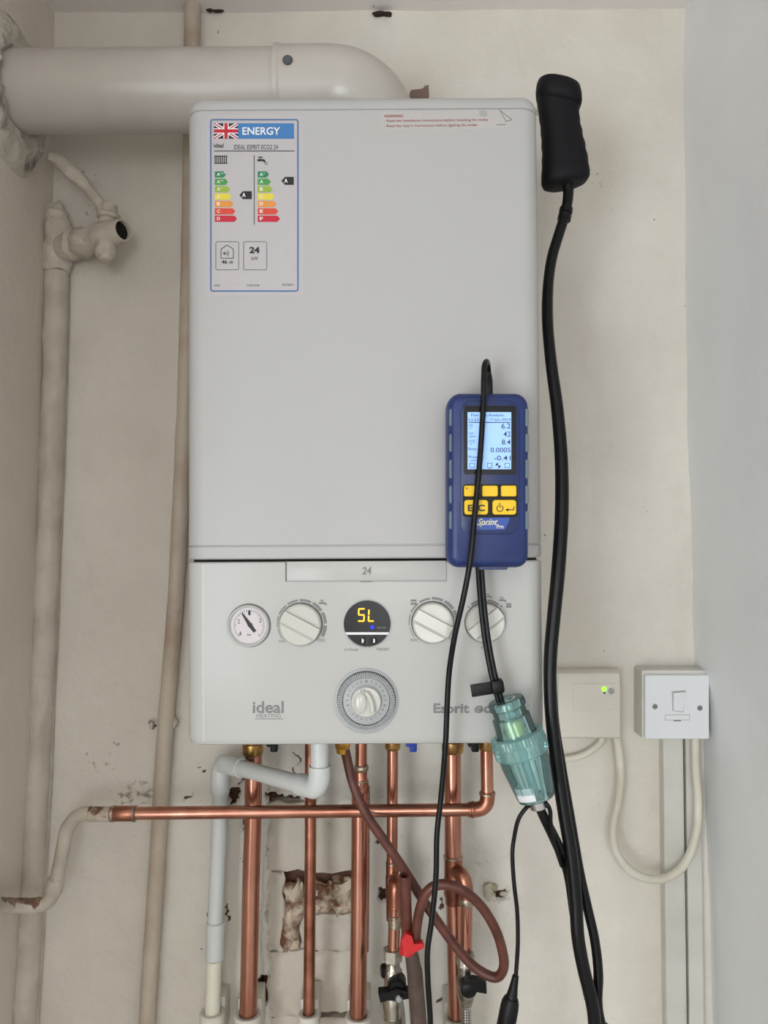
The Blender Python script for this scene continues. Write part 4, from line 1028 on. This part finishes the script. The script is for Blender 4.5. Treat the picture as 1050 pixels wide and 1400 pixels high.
a, b = P(556.5, 1280, 0.150), P(552.5, 1183, 0.152); u = (b - a); L_ = u.length
build('stub', MB().lathe(a, u + Vector((0, -0.022, 0)), [(0, 0.0070), (L_ - 0.001, 0.0070), (L_, 0.0066), (L_, 0.0046), (L_ - 0.02, 0.0044)], 20, cap=False), 'brown_rubber', t)
build('bore', MB().lathe(a, u + Vector((0, -0.022, 0)), [(L_ - 0.022, 0.0045), (L_ - 0.012, 0.0045)], 16), 'pipe_black_inside', t)
build('lower_pipe', MB().tube(pts((560, 1288, 0.145), (567, 1330, 0.14), (574, 1420, 0.13), (590, 2080, 0.12)), [0.0075, 0.0098, 0.0105, 0.0105], 20), 'brown_dark_pipe', t)
mb = MB(); mb.poly([(549, 1286), (556, 1277), (563, 1280), (566, 1291), (578, 1290), (580.5, 1296), (560, 1306), (553, 1302)], 0.160, 0.010)
mb.lathe(P(557, 1290, 0.15), (0.1, 0, 1), [(-0.012, 0.009), (0.008, 0.009), (0.012, 0.0075)], 20)
build('filling_key', mb, 'red_plastic', None, 'red plastic key at the end of the brown hose loop', 'valve key', smooth=30)

# ------------------------------------------------------------------ flue gas analyser on the boiler front
A0d = BD + 0.001; A1d = BD + 0.046
t = AN = thing('gas_analyser', 'blue handheld gas analyser with lit screen and yellow keys stuck to the boiler', 'analyser', P(666, 776, BD + 0.02))
def rr_loft(x0, y0, x1, y1, r, levels, ref, bow=0.0):
    """levels = [(depth, inset px)]; rounded front outline in pixels taken at depth ref"""
    vs = []; fs = []
    for d, i in levels:
        q = rr_pts(x0 + i, y0 + i, x1 - i, y1 - i, max(r - i, 2), 7)
        for x, y in q:
            if bow and y < (y0 + y1) / 2: y += bow * ((x - (x0 + x1) / 2) / ((x1 - x0) / 2)) ** 2
            p = P(x, y, ref); vs.append((p.x, -d, p.z))
    n = len(q)
    for j in range(len(levels) - 1):
        for k in range(n): k2 = (k + 1) % n; fs.append([j * n + k, j * n + k2, (j + 1) * n + k2, (j + 1) * n + k])
    fs.append(list(range(n))[::-1]); fs.append([(len(levels) - 1) * n + k for k in range(n)])
    return MB().add(vs, fs)
RF = A1d - 0.008
build('boot', rr_loft(611, 535, 722.5, 776, 17, [(A0d, 4), (A0d + 0.006, 1), (A0d + 0.02, 0), (A1d - 0.012, 0), (A1d - 0.005, 2), (A1d - 0.0015, 6), (A1d, 10)], RF, 5), 'boot_blue', t, smooth=40)
f = A1d
build('fascia', rr_loft(629, 546, 711, 731, 16, [(f - 0.001, 0), (f + 0.0008, 0.6), (f + 0.0014, 2.2)], f, 3), 'boot_navy', t, smooth=40)
f += 0.0014
build('chin_step', MB().rrect(655, 769, 694, 779, 2, A1d - 0.02, 0.012), 'boot_navy', t)
SCR = build('screen_bezel', MB().rrect(634.5, 555, 705.5, 648.5, 3, f, 0.0010), 'display_black', t)
build('screen', MB().rect(639.3, 563.5, 699, 641.5, f + 0.0010, 0.0003), 'screen_blue', SCR)
s0 = f + 0.0013
words(SCR, 'screen_ink', s0, (('Flue Gas Analysis..', 644, 565.5, 691, 570.5, 0), ('13:21:17', 641, 572, 664, 576, 0), ('17-Jan-2023', 670, 572, 698, 576, 0),
      ('O2', 641, 580, 646, 583.5, 0), ('%', 642, 585, 644.5, 587, 0), ('CO', 641, 591, 647, 594.5, 0), ('ppm', 642, 596, 650, 598.5, 0), ('CO2', 641, 601.5, 649, 605, 0),
      ('%', 642.5, 606.5, 645, 608.5, 0), ('Ratio', 641, 612, 652, 615.5, 0), ('Pressure', 641, 623, 661, 626.5, 0), ('mbar', 643, 628, 652, 630.5, 0),
      ('6.2', 685.5, 579, 698, 586, .004), ('42', 688.5, 590, 698, 597, .004), ('8.4', 686, 601, 698, 608, .004), ('0.0005', 670.5, 612, 698, 618.5, .004), ('-0.41', 675.5, 623, 698, 629.5, .004)))
build('rule', MB().rect(641, 577, 698, 578, s0), 'screen_ink', SCR)
for x0, x1 in ((642, 649), (652, 658.5), (666, 673), (690, 697)): build('icon', MB().rframe(x0, 633, x1, 639.8, 0.6, 0.6, s0), 'screen_ink', SCR)
build('icon', MB().poly([(668.5, 639.8), (670.5, 639.8), (669.5, 641.3)], s0), 'screen_ink', SCR)
mb = MB().arc(681, 636.5, 0.2, 3.6, s0, a0=-90, a1=0, n=6); mb.arc(681, 636.5, 0.2, 3.6, s0, a0=90, a1=180, n=6); build('icon', mb, 'screen_ink', SCR)
build('key_surround', MB().rrect(632.5, 662, 708, 707, 5, f, 0.0006), 'black_plastic', t)
for x0, y0, x1, y1 in ((634.2, 664, 654.6, 678.8), (658.7, 664, 680.3, 678.8), (684.6, 664, 705.6, 678.8), (634.6, 683.6, 667, 703.6), (673, 683.6, 705.4, 703.6)):
    build('key', rr_loft(x0, y0, x1, y1, 2.4 if y0 < 680 else 4.0, [(f + 0.0004, 0), (f + 0.0018, 0), (f + 0.0024, 0.8)], f), 'key_yellow', t, smooth=30)
kd = f + 0.0024
words(t, 'print_dark', kd, (('ESC', 639.5, 690, 663, 699, .03), ('*', 636.5, 666, 639.5, 669.5, 0)))
mb = MB().arc(683.5, 695, 3.6, 4.8, kd, a0=28, a1=332, n=24); mb.rect(683, 687.5, 684.1, 694.5, kd); build('power_symbol', mb, 'print_dark', t)
mb = MB().line(692, 697, 702.5, 697, 1.2, kd); mb.line(702.2, 697.4, 703, 692.5, 1.2, kd); mb.poly([(691, 697), (695, 694.8), (695, 699.2)], kd); build('enter_symbol', mb, 'print_dark', t)
build('logo_plate', MB().poly([(648, 712), (652, 708.5), (697, 707.5), (694, 717), (690, 724), (652, 724.5)], f, 0.0003), 'logo_blue', t)
mb = MB().text('Sprint', 652.5, 709, 680.5, 720.5, f + 0.0003, 0, 0.012, 0.45); mb.text('Pro', 679, 717, 688.5, 722.5, f + 0.0003, 0, 0.02); mb.line(649, 718.3, 674, 716.6, 0.6, f + 0.0003)
build('lettering', mb, 'logo_cream', t)
for y0, y1 in ((560, 584), (594, 619), (629, 655), (664, 689), (699, 724)):
    for x0, x1 in ((613.5, 622), (714.5, 721.5)):
        build('side_slot', rr_loft(x0, y0, x1, y1, 3, [(A1d - 0.016, 0), (A1d - 0.0025, 0), (A1d - 0.0018, 0.8)], RF), 'slot_green', t, smooth=30)

# thermocouple lead looping over the analyser
t = thing('sensor_cable', 'thin black cable plugged into the top of the analyser and trailing down past the knobs', 'cable', P(588, 1400, 0.33))
ad_ = BD + 0.024
mb = MB().pbox(664, 517, 674, 540, ad_ - 0.006, ad_ + 0.006, 0.002); mb.lathe(P(668, 519, ad_), (-0.1, 0, 1), [(0, 0.0042), (0.01, 0.0036), (0.011, 0.003)], 14)
build('plug', mb, 'black_plastic', t)
build('cord', MB().tube(pts((668, 517, ad_), (667.5, 504, ad_ + 0.004), (665.5, 494.5, ad_ + 0.016), (662.5, 500, ad_ + 0.026), (661.5, 520, ad_ + 0.029), (660.5, 560, ad_ + 0.030), (656, 630, ad_ + 0.031), (649, 705, ad_ + 0.032), (643, 765, ad_ + 0.033), (634, 815, ad_ + 0.030), (622, 868, ad_ + 0.022), (614.5, 915, ad_ + 0.012), (611.5, 960, ad_ + 0.008),
      (609, 1020, ad_ + 0.006), (603, 1090, ad_), (597.5, 1140, ad_), (596, 1200, ad_), (590, 1260, ad_), (584.5, 1300, ad_), (585, 1340, ad_), (588.5, 1400, ad_), (589, 1480, ad_), (596, 1700, ad_), (590, 2000, ad_)), 0.0030, 12, smooth=6), 'black_cable', t)

# sample hose from analyser to trap
hd = BD + 0.026
t = thing('sample_hose', 'short black twin hose hanging from the analyser down to the teal water trap', 'hose', P(686, 962, hd))
for o_ in (-2.6, 2.6):
    build('hose', MB().tube(pts((655.5 + o_, 768, hd), (657.5 + o_, 800, hd), (661 + o_, 840, hd + 0.002), (667 + o_, 885, hd + 0.003), (676 + o_, 930, hd + 0.004), (686 + o_, 966, hd + 0.004)), 0.0027, 12, smooth=8), 'black_cable', t)
a = -0.15; rot = Matrix(((math.cos(a), 0, math.sin(a)), (0, 1, 0), (-math.sin(a), 0, math.cos(a))))
c = P(661, 942, hd + 0.004); mb = MB().box(c, (S(34, hd), 0.004, S(16.5, hd)), rot, 0.0008)
c = P(680, 938, hd + 0.004); mb.box(c, (S(17, hd), 0.014, S(19, hd)), rot, 0.003)
build('strap', mb, 'black_plastic', t, 'black hook and loop strap')

# water trap
td = BD + 0.032
T0, T1 = P(691, 956, td), P(734, 1092, td); ta = (T1 - T0).normalized(); TL = (T1 - T0).length
t = thing('water_trap', 'clear teal plastic water trap hanging at the lower right boiler corner', 'water trap', T1)
q = lambda n_: S(n_, td)
def shell(prof, th, mat, name, n=40, lab=None):
    inner = [(a_, max(r_ - th, 0.0006)) for a_, r_ in prof[::-1]]
    return build(name, MB().lathe(T0, ta, prof + inner, n, cap=False), mat, t, lab, smooth=50)
shell([(0, q(14)), (q(0.5), q(24)), (q(5), q(25.5)), (q(11), q(25.5)), (q(13), q(23)), (q(22), q(23)), (q(24), q(26)), (q(44), q(27)), (q(50), q(29))], 0.0016, 'teal_clear', 'cap')
build('cap_core', MB().lathe(T0, ta, [(q(1), q(8)), (q(48), q(9)), (q(60), q(6))], 24), 'teal_clear', t)
mb = MB(); n = 90; prof = [(q(47), 31), (q(49), 35.5), (q(58), 36), (q(60), 37), (q(75), 37), (q(77), 35.5), (q(79), 31)]
vs = []; fs = []
u_ = ta.cross(Vector((0, 1, 0))).normalized(); w_ = ta.cross(u_)
for a_, r_ in prof:
    for k in range(n):
        rr = q(r_) + (0.0007 if (k % 2 and q(49) <= a_ <= q(60)) else 0); g = 2 * math.pi * k / n
        vs.append(T0 + ta * a_ + (u_ * math.cos(g) + w_ * math.sin(g)) * rr)
for j in range(len(prof) - 1):
    for k in range(n): k2 = (k + 1) % n; fs.append([j * n + k, j * n + k2, (j + 1) * n + k2, (j + 1) * n + k])
build('knurled_ring', MB().add(vs, fs), 'teal_collar', t, smooth=25)
TLp = TL / q(1)
shell([(q(76), q(34)), (q(90), q(33)), (q(TLp - 8), q(26.5)), (q(TLp - 2), q(25)), (q(TLp), q(18)), (q(TLp), q(8))], 0.0016, 'teal_clear', 'cup')
for k in range(12):
    g = 2 * math.pi * k / 12 + 0.2; dr_ = u_ * math.cos(g) + w_ * math.sin(g)
    build('rib', MB().tube([T0 + ta * q(80) + dr_ * q(32.5), T0 + ta * q(TLp - 9) + dr_ * q(25.4)], 0.0011, 8), 'teal_collar', t)
build('filter', MB().lathe(T0, ta, [(q(30), q(9)), (q(32), q(12)), (q(50), q(12)), (q(52), q(9))], 20), 'yellow_filter', t, 'pale yellow filter')
build('inner_tube', MB().lathe(T0, ta, [(q(60), q(6)), (q(TLp - 6), q(6))], 16), 'teal_collar', t)
lc = T0 + ta * q(126)
mb = MB(); vs = []
for k in range(7):
    g = R(-150 + 10 * k + 5)
    for a_, rr in ((q(TLp - 24), 28.0), (q(TLp - 4), 26.4)):
        dr_ = u_ * math.cos(g) + w_ * math.sin(g); vs.append(T0 + ta * a_ + dr_ * q(rr))
# the white patch sits on the viewer's side, low on the left
view = Vector((0, -1, 0)); vs = []
side = ta.cross(view).normalized()
if side.x > 0: side = -side
for k in range(7):
    g = R(8 + 58 * k / 6); dr_ = view * math.cos(g) + side * math.sin(g)
    for a_, rr in ((q(TLp - 26), 28.6), (q(TLp - 7), 27.0)): vs.append(T0 + ta * a_ + dr_ * q(rr))
build('patch', MB().add(vs, [[2 * i, 2 * i + 1, 2 * i + 3, 2 * i + 2] for i in range(6)]), 'white_plastic', t, 'small white patch')
build('outlet', MB().lathe(T1, ta, [(-0.002, q(13)), (0.004, q(13)), (q(12), q(12.5)), (q(12.5), q(10))], 24), 'steel', t, 'steel outlet ring')

# cables leaving the trap
t = thing('connector_lead', 'thin black lead curving left from the trap to a plug at the bottom edge', 'cable', P(692, 1420, td))
build('cord', MB().tube(pts((730, 1098, td), (720, 1104, td + 0.004), (709, 1120, td + 0.004), (703, 1145, td), (700.5, 1170, td), (703, 1210, td), (707, 1245, td), (708, 1290, td), (705, 1338, td)), 0.0022, 12, smooth=8), 'black_cable', t)
build('strain_relief', MB().lathe(P(705, 1334, td), P(698, 1372, td) - P(705, 1334, td), [(0, 0.0033), (0.010, 0.0042), (0.024, 0.0062), (0.031, 0.0072)], 18), 'black_plastic', t)
build('plug', MB().lathe(P(699, 1364, td), P(690, 1412, td) - P(699, 1364, td), [(0, 0.0072), (0.004, 0.0088), (0.010, 0.0095), (0.045, 0.0098), (0.05, 0.008)], 18), 'black_plastic', t)
t = thing('trap_hose', 'pair of thin black hoses leaving the trap bottom to join the thick probe hose', 'hose', P(822, 1420, td))
for k, o_ in enumerate((0, 7)):
    build('hose', MB().tube(pts((732 + o_ * .4, 1094, td), (741 + o_ * .6, 1116, td), (757 + o_ * .8, 1150, td - 0.012), (774 + o_, 1192, td - 0.028), (783 + o_, 1250, td - 0.034), (792 + o_, 1312, td - 0.034), (802 + o_, 1360, td - 0.034), (812 + o_, 1400, td - 0.034), (818 + o_, 1470, td - 0.034), (826 + o_, 1700, td - 0.034), (822 + o_, 2000, td - 0.034)), 0.0036, 12, smooth=8), 'black_cable', t)
build('loop', MB().tube(pts((736, 1096, td), (746, 1098, td + 0.008), (752, 1108, td + 0.008), (753, 1126, td + 0.004), (757, 1150, td - 0.004), (768, 1184, td - 0.018)), 0.0022, 10, smooth=8), 'black_cable', t)

# probe with pistol grip hooked at the boiler's top right corner
pd_ = 0.205
t = thing('flue_probe', 'black probe handle at the boiler top right corner with its long thick hose', 'probe', P(772, 262, pd_))
def rr_stack(rows):
    """rows = (cx px, cy px, half width px, half depth m, dx of axis) stacked as rounded sections"""
    vs = []; fs = []; n = 28
    for cx, cy, hw, hdp, tilt in rows:
        c = P(cx, cy, pd_)
        for k in range(n):
            g = 2 * math.pi * k / n; cg, sg = math.cos(g), math.sin(g)
            ex = math.copysign(abs(cg) ** 0.75, cg); ey = math.copysign(abs(sg) ** 0.75, sg)
            vs.append(c + Vector((ex * S(hw, pd_), ey * hdp, -ex * S(hw, pd_) * tilt)))
    for j in range(len(rows) - 1):
        for k in range(n): k2 = (k + 1) % n; fs.append([j * n + k, j * n + k2, (j + 1) * n + k2, (j + 1) * n + k])
    fs.append(list(range(n))[::-1]); fs.append([(len(rows) - 1) * n + k for k in range(n)])
    return MB().add(vs, fs)
rows = [(763, 136, 28.5, .019, .18), (763, 146, 28, .020, .15), (764, 156, 27, .019, .12), (765, 164, 27.5, .019, .10), (766, 172, 26.5, .019, .08), (767.5, 181, 28, .020, .06), (768.5, 190, 27.5, .020, .05),
        (770, 199, 29.5, .020, .04), (771, 208, 29, .021, .03), (772, 217, 31, .021, .02), (772.5, 226, 31, .021, .0), (773, 236, 32.5, .022, -.02), (773, 246, 32.5, .022, -.10), (773, 251, 30, .020, -.14), (773, 254, 23, .016, -.16)]
build('grip', rr_stack(rows), 'black_rubber', t, smooth=50)
rows = [(763, 114, 20, .015, .22), (763, 115.5, 25, .020, .22), (763, 119, 29, .024, .22), (763.5, 128, 30.5, .026, .22), (764, 136, 30.5, .026, .22), (764.5, 142, 29, .024, .2), (765, 147, 25, .019, .16)]
build('guard_flange', rr_stack(rows), 'black_rubber', t, smooth=50)
sa = P(768, 158, pd_ - 0.01); sb = P(712, 150, 0.035)
build('probe_shaft', MB().tube([sa, sb], 0.004, 14), 'steel', t)
build('strain_relief', MB().tube(pts((776, 248, pd_), (777, 262, pd_), (775.5, 278, pd_ + 0.002), (771.5, 298, pd_ + 0.004)), [0.0072, 0.0064, 0.0062, 0.0064], 16, smooth=6), 'black_plastic', t)
for u0, u1 in (((774.5, 284), (773, 292)), ((772.5, 294), (770.8, 302))):
    p0, p1 = P(*u0, pd_ + 0.003), P(*u1, pd_ + 0.004)
    build('relief_band', MB().lathe(p0, p1 - p0, [(0, 0.0066), (0.001, 0.0080), ((p1 - p0).length - 0.001, 0.0080), ((p1 - p0).length, 0.0066)], 18), 'black_plastic', t)
HQ = pts((772, 296, pd_ + 0.004), (763.5, 322, pd_ + 0.008), (754, 355, pd_ + 0.012), (749, 395, pd_ + 0.02), (748.5, 440, pd_ + 0.03), (754, 500, pd_ + 0.045), (762, 560, pd_ + 0.055), (767.5, 630, pd_ + 0.065), (768, 700, pd_ + 0.072), (764, 770, pd_ + 0.078), (757.5, 840, pd_ + 0.082), (753, 890, pd_ + 0.085),
         (752, 940, pd_ + 0.088), (755, 990, pd_ + 0.09), (762, 1050, pd_ + 0.092), (771, 1110, pd_ + 0.094), (781, 1170, pd_ + 0.096), (787, 1230, pd_ + 0.098), (790, 1280, pd_ + 0.10), (798, 1325, pd_ + 0.10), (808, 1365, pd_ + 0.10), (813, 1400, pd_ + 0.10), (816, 1480, pd_ + 0.10), (822, 1700, pd_ + 0.10), (818, 2000, pd_ + 0.10))
build('hose', MB().tube(HQ, [0.0062, 0.0062, 0.0062, 0.0062, 0.0064, 0.0066, 0.0070, 0.0074, 0.0076, 0.0076, 0.0074, 0.0072] + [0.0069] * (len(HQ) - 12), 18, smooth=7), 'black_cable', t)
HQ2 = pts((770, 302, pd_ + 0.0), (755.5, 355, pd_ + 0.002), (750.5, 400, pd_ + 0.010), (751.5, 460, pd_ + 0.022), (758, 520, pd_ + 0.034), (768.5, 620, pd_ + 0.048), (770, 700, pd_ + 0.056), (765.5, 770, pd_ + 0.062), (758.5, 840, pd_ + 0.066), (754.5, 900, pd_ + 0.070), (757.5, 980, pd_ + 0.075), (768, 1050, pd_ + 0.078), (780, 1120, pd_ + 0.080), (792, 1190, pd_ + 0.082), (803, 1240, pd_ + 0.084), (813, 1285, pd_ + 0.086), (818, 1330, pd_ + 0.088), (817, 1370, pd_ + 0.09), (822, 1400, pd_ + 0.09), (836, 1440, pd_ + 0.09), (850, 1700, pd_ + 0.09), (846, 2000, pd_ + 0.09))
build('sensor_lead', MB().tube(HQ2, 0.0052, 14, smooth=7), 'black_cable', t)

# ------------------------------------------------------------------ electrics on the right
rd = 0.030
t = thing('receiver_box', 'square cream control box with small green light', 'control box', P(803, 1012, 0))
build('housing', rr_loft(756, 917, 851.5, 1012, 5, [(0.001, 1.5), (0.004, 0.5), (0.018, 0), (0.025, 1.5), (0.029, 4), (rd, 7)], rd), 'cream_plastic', t, smooth=35)
build('side_lip', MB().poly([(844.5, 921), (846, 921), (848, 940), (848, 1008), (846.5, 1008), (846.5, 940)], rd - 0.003, 0.0012), 'cream_plastic', t)
mb = MB().rect(762.8, 921, 763.5, 1008, rd, 0.0003); build('seam', mb, 'bezel_grey', t)
build('window_panel', rr_loft(783, 934, 843, 971.5, 2, [(rd - 0.0005, 0), (rd + 0.0008, 0.3), (rd + 0.0012, 1.2)], rd), 'cream_plastic', t, smooth=20)
build('indicator_lamp', MB().disc(826, 942, 3.4, rd + 0.0012, 0.0010, 18), 'green_lit', t, 'small green lit lamp')
build('lamp_hole', MB().disc(826.3, 947.5, 1.6, rd + 0.0012, 0.0003, 12), 'timer_dark', t)
build('button', MB().lathe(P(835.5, 944.5, rd), (0, -1, 0), [(0, S(4.2, rd)), (0.0022, S(4.2, rd)), (0.0026, S(3.4, rd)), (0.0022, 0.0002)], 20), 'print_pale', t)

sd = 0.044
t = thing('fused_switch', 'white square fused wall switch with two screws', 'switch', P(925, 1010, 0))
build('back_box', rr_loft(877, 916, 968, 1009, 2, [(0.001, 1), (0.003, 0), (sd - 0.009, 0), (sd - 0.007, 0.6)], 0.036), 'trunking_white', t, smooth=30)
build('faceplate', rr_loft(882, 923, 969.8, 1010.5, 2, [(sd - 0.0075, 0), (sd - 0.001, 0), (sd, 1)], sd), 'white_plastic', t, smooth=30)
mb = MB().poly([(918.5, 945), (937.5, 944), (934.5, 974), (919.5, 972)], sd, 0.0004); build('rocker_gap', mb, 'bezel_grey', t)
a_ = [P(x, y, sd) for x, y in ((919.8, 946.5), (936.2, 945.5), (933.6, 972.6), (920.6, 971))]
vs = [Vector((p.x, -sd - h_, p.z)) for p, h_ in zip(a_, (0.0045, 0.0045, 0.001, 0.001))] + [Vector((p.x, -sd, p.z)) for p in a_]
build('rocker', MB().add(vs, [[0, 1, 2, 3], [0, 4, 5, 1], [1, 5, 6, 2], [2, 6, 7, 3], [3, 7, 4, 0]]), 'white_plastic', t, smooth=0)
build('fuse_gap', MB().rect(909.2, 977, 943.2, 984.8, sd, 0.0003), 'bezel_grey', t)
build('fuse_carrier', MB().rect(910, 977.8, 942.4, 984, sd + 0.0001, 0.0009), 'white_plastic', t)
build('pry_slot', MB().rect(921, 984.8, 931, 986, sd, 0.0004), 'timer_dark', t)
for x, y in ((895.4, 966), (956.8, 968)):
    s_ = build('screw', MB().lathe(P(x, y, sd), (0, -1, 0), [(0, S(3.6, sd)), (0.0006, S(3.6, sd)), (0.001, S(2.4, sd)), (0.001, 0.0002)], 18), 'print_grey', t)
    build('screw_slot', MB().line(x - 2.6, y + 1.2, x + 2.6, y - 1.2, 1.1, sd + 0.001, 0.0002), 'timer_dark', s_)

for x0, x1, y0, dd, lb in ((906.5, 934, 1009, 0.018, 'broad white cable trunking strip dropping below the fused switch'), (937.5, 958, 1009, 0.015, 'narrow white cable trunking strip beside the right wall')):
    t = thing('cable_trunking', lb, 'trunking', P((x0 + x1) / 2, 1440, 0))
    a, b = P(x0, y0, dd), P(x1, y0, dd); z1_ = a.z; z0_ = 0.0; w = b.x - a.x
    lx = (P(x0 + 6, 1470, dd).x - a.x) * (z1_ - z0_) / (z1_ - P(x0, 1470, dd).z)
    vs = []
    for (z, o_) in ((z1_, 0), (z0_, lx)):
        for fx_, yy in ((0, 0.002), (0, -dd + 0.001), (0.03, -dd), (0.97, -dd), (1, -dd + 0.001), (1, 0.002)): vs.append((a.x + o_ + w * fx_, yy, z))
    build('cover', MB().add(vs, [[i, i + 1, i + 7, i + 6] for i in range(5)] + [list(range(6)), list(range(6, 12))]), 'trunking_white', t, smooth=20)
    build('lid_edge', MB().add([(a.x + w * 0.90, -dd - 0.0007, z1_), (a.x + w * 0.94, -dd - 0.0007, z1_), (a.x + lx + w * 0.94, -dd - 0.0007, z0_), (a.x + lx + w * 0.90, -dd - 0.0007, z0_),
                                (a.x + w * 0.90, -dd, z1_), (a.x + w * 0.94, -dd, z1_), (a.x + lx + w * 0.94, -dd, z0_), (a.x + lx + w * 0.90, -dd, z0_)], [[0, 1, 2, 3], [0, 3, 7, 4], [1, 5, 6, 2]]), 'trunking_white', t, smooth=0)
mb = MB().tube(pts((842, 1006, 0.012), (846, 1030, 0.014), (848.5, 1060, 0.016), (845, 1095, 0.02), (839, 1122, 0.024), (838, 1146, 0.027), (845, 1170, 0.030), (861, 1190, 0.033), (884, 1201, 0.035), (908, 1201, 0.036), (928, 1190, 0.035), (944, 1166, 0.032), (953, 1130, 0.029), (954, 1090, 0.026), (951, 1050, 0.024), (950, 1003, 0.022)), S(5.8, 0.025), 16, smooth=7)
build('looped_cable', mb, 'cable_white', None, 'white cable hanging in a deep loop from the cream box to the fused switch', 'cable')
mb = MB().tube(pts((824, 1006, 0.012), (818, 1018, 0.012), (800, 1031, 0.012), (775, 1038, 0.012), (745, 1040, 0.012), (700, 1030, 0.012)), S(4.6, 0.012), 14, smooth=7)
build('supply_cable', mb, 'cable_white', None, 'short white cable from the cream box passing behind the black hose', 'cable')
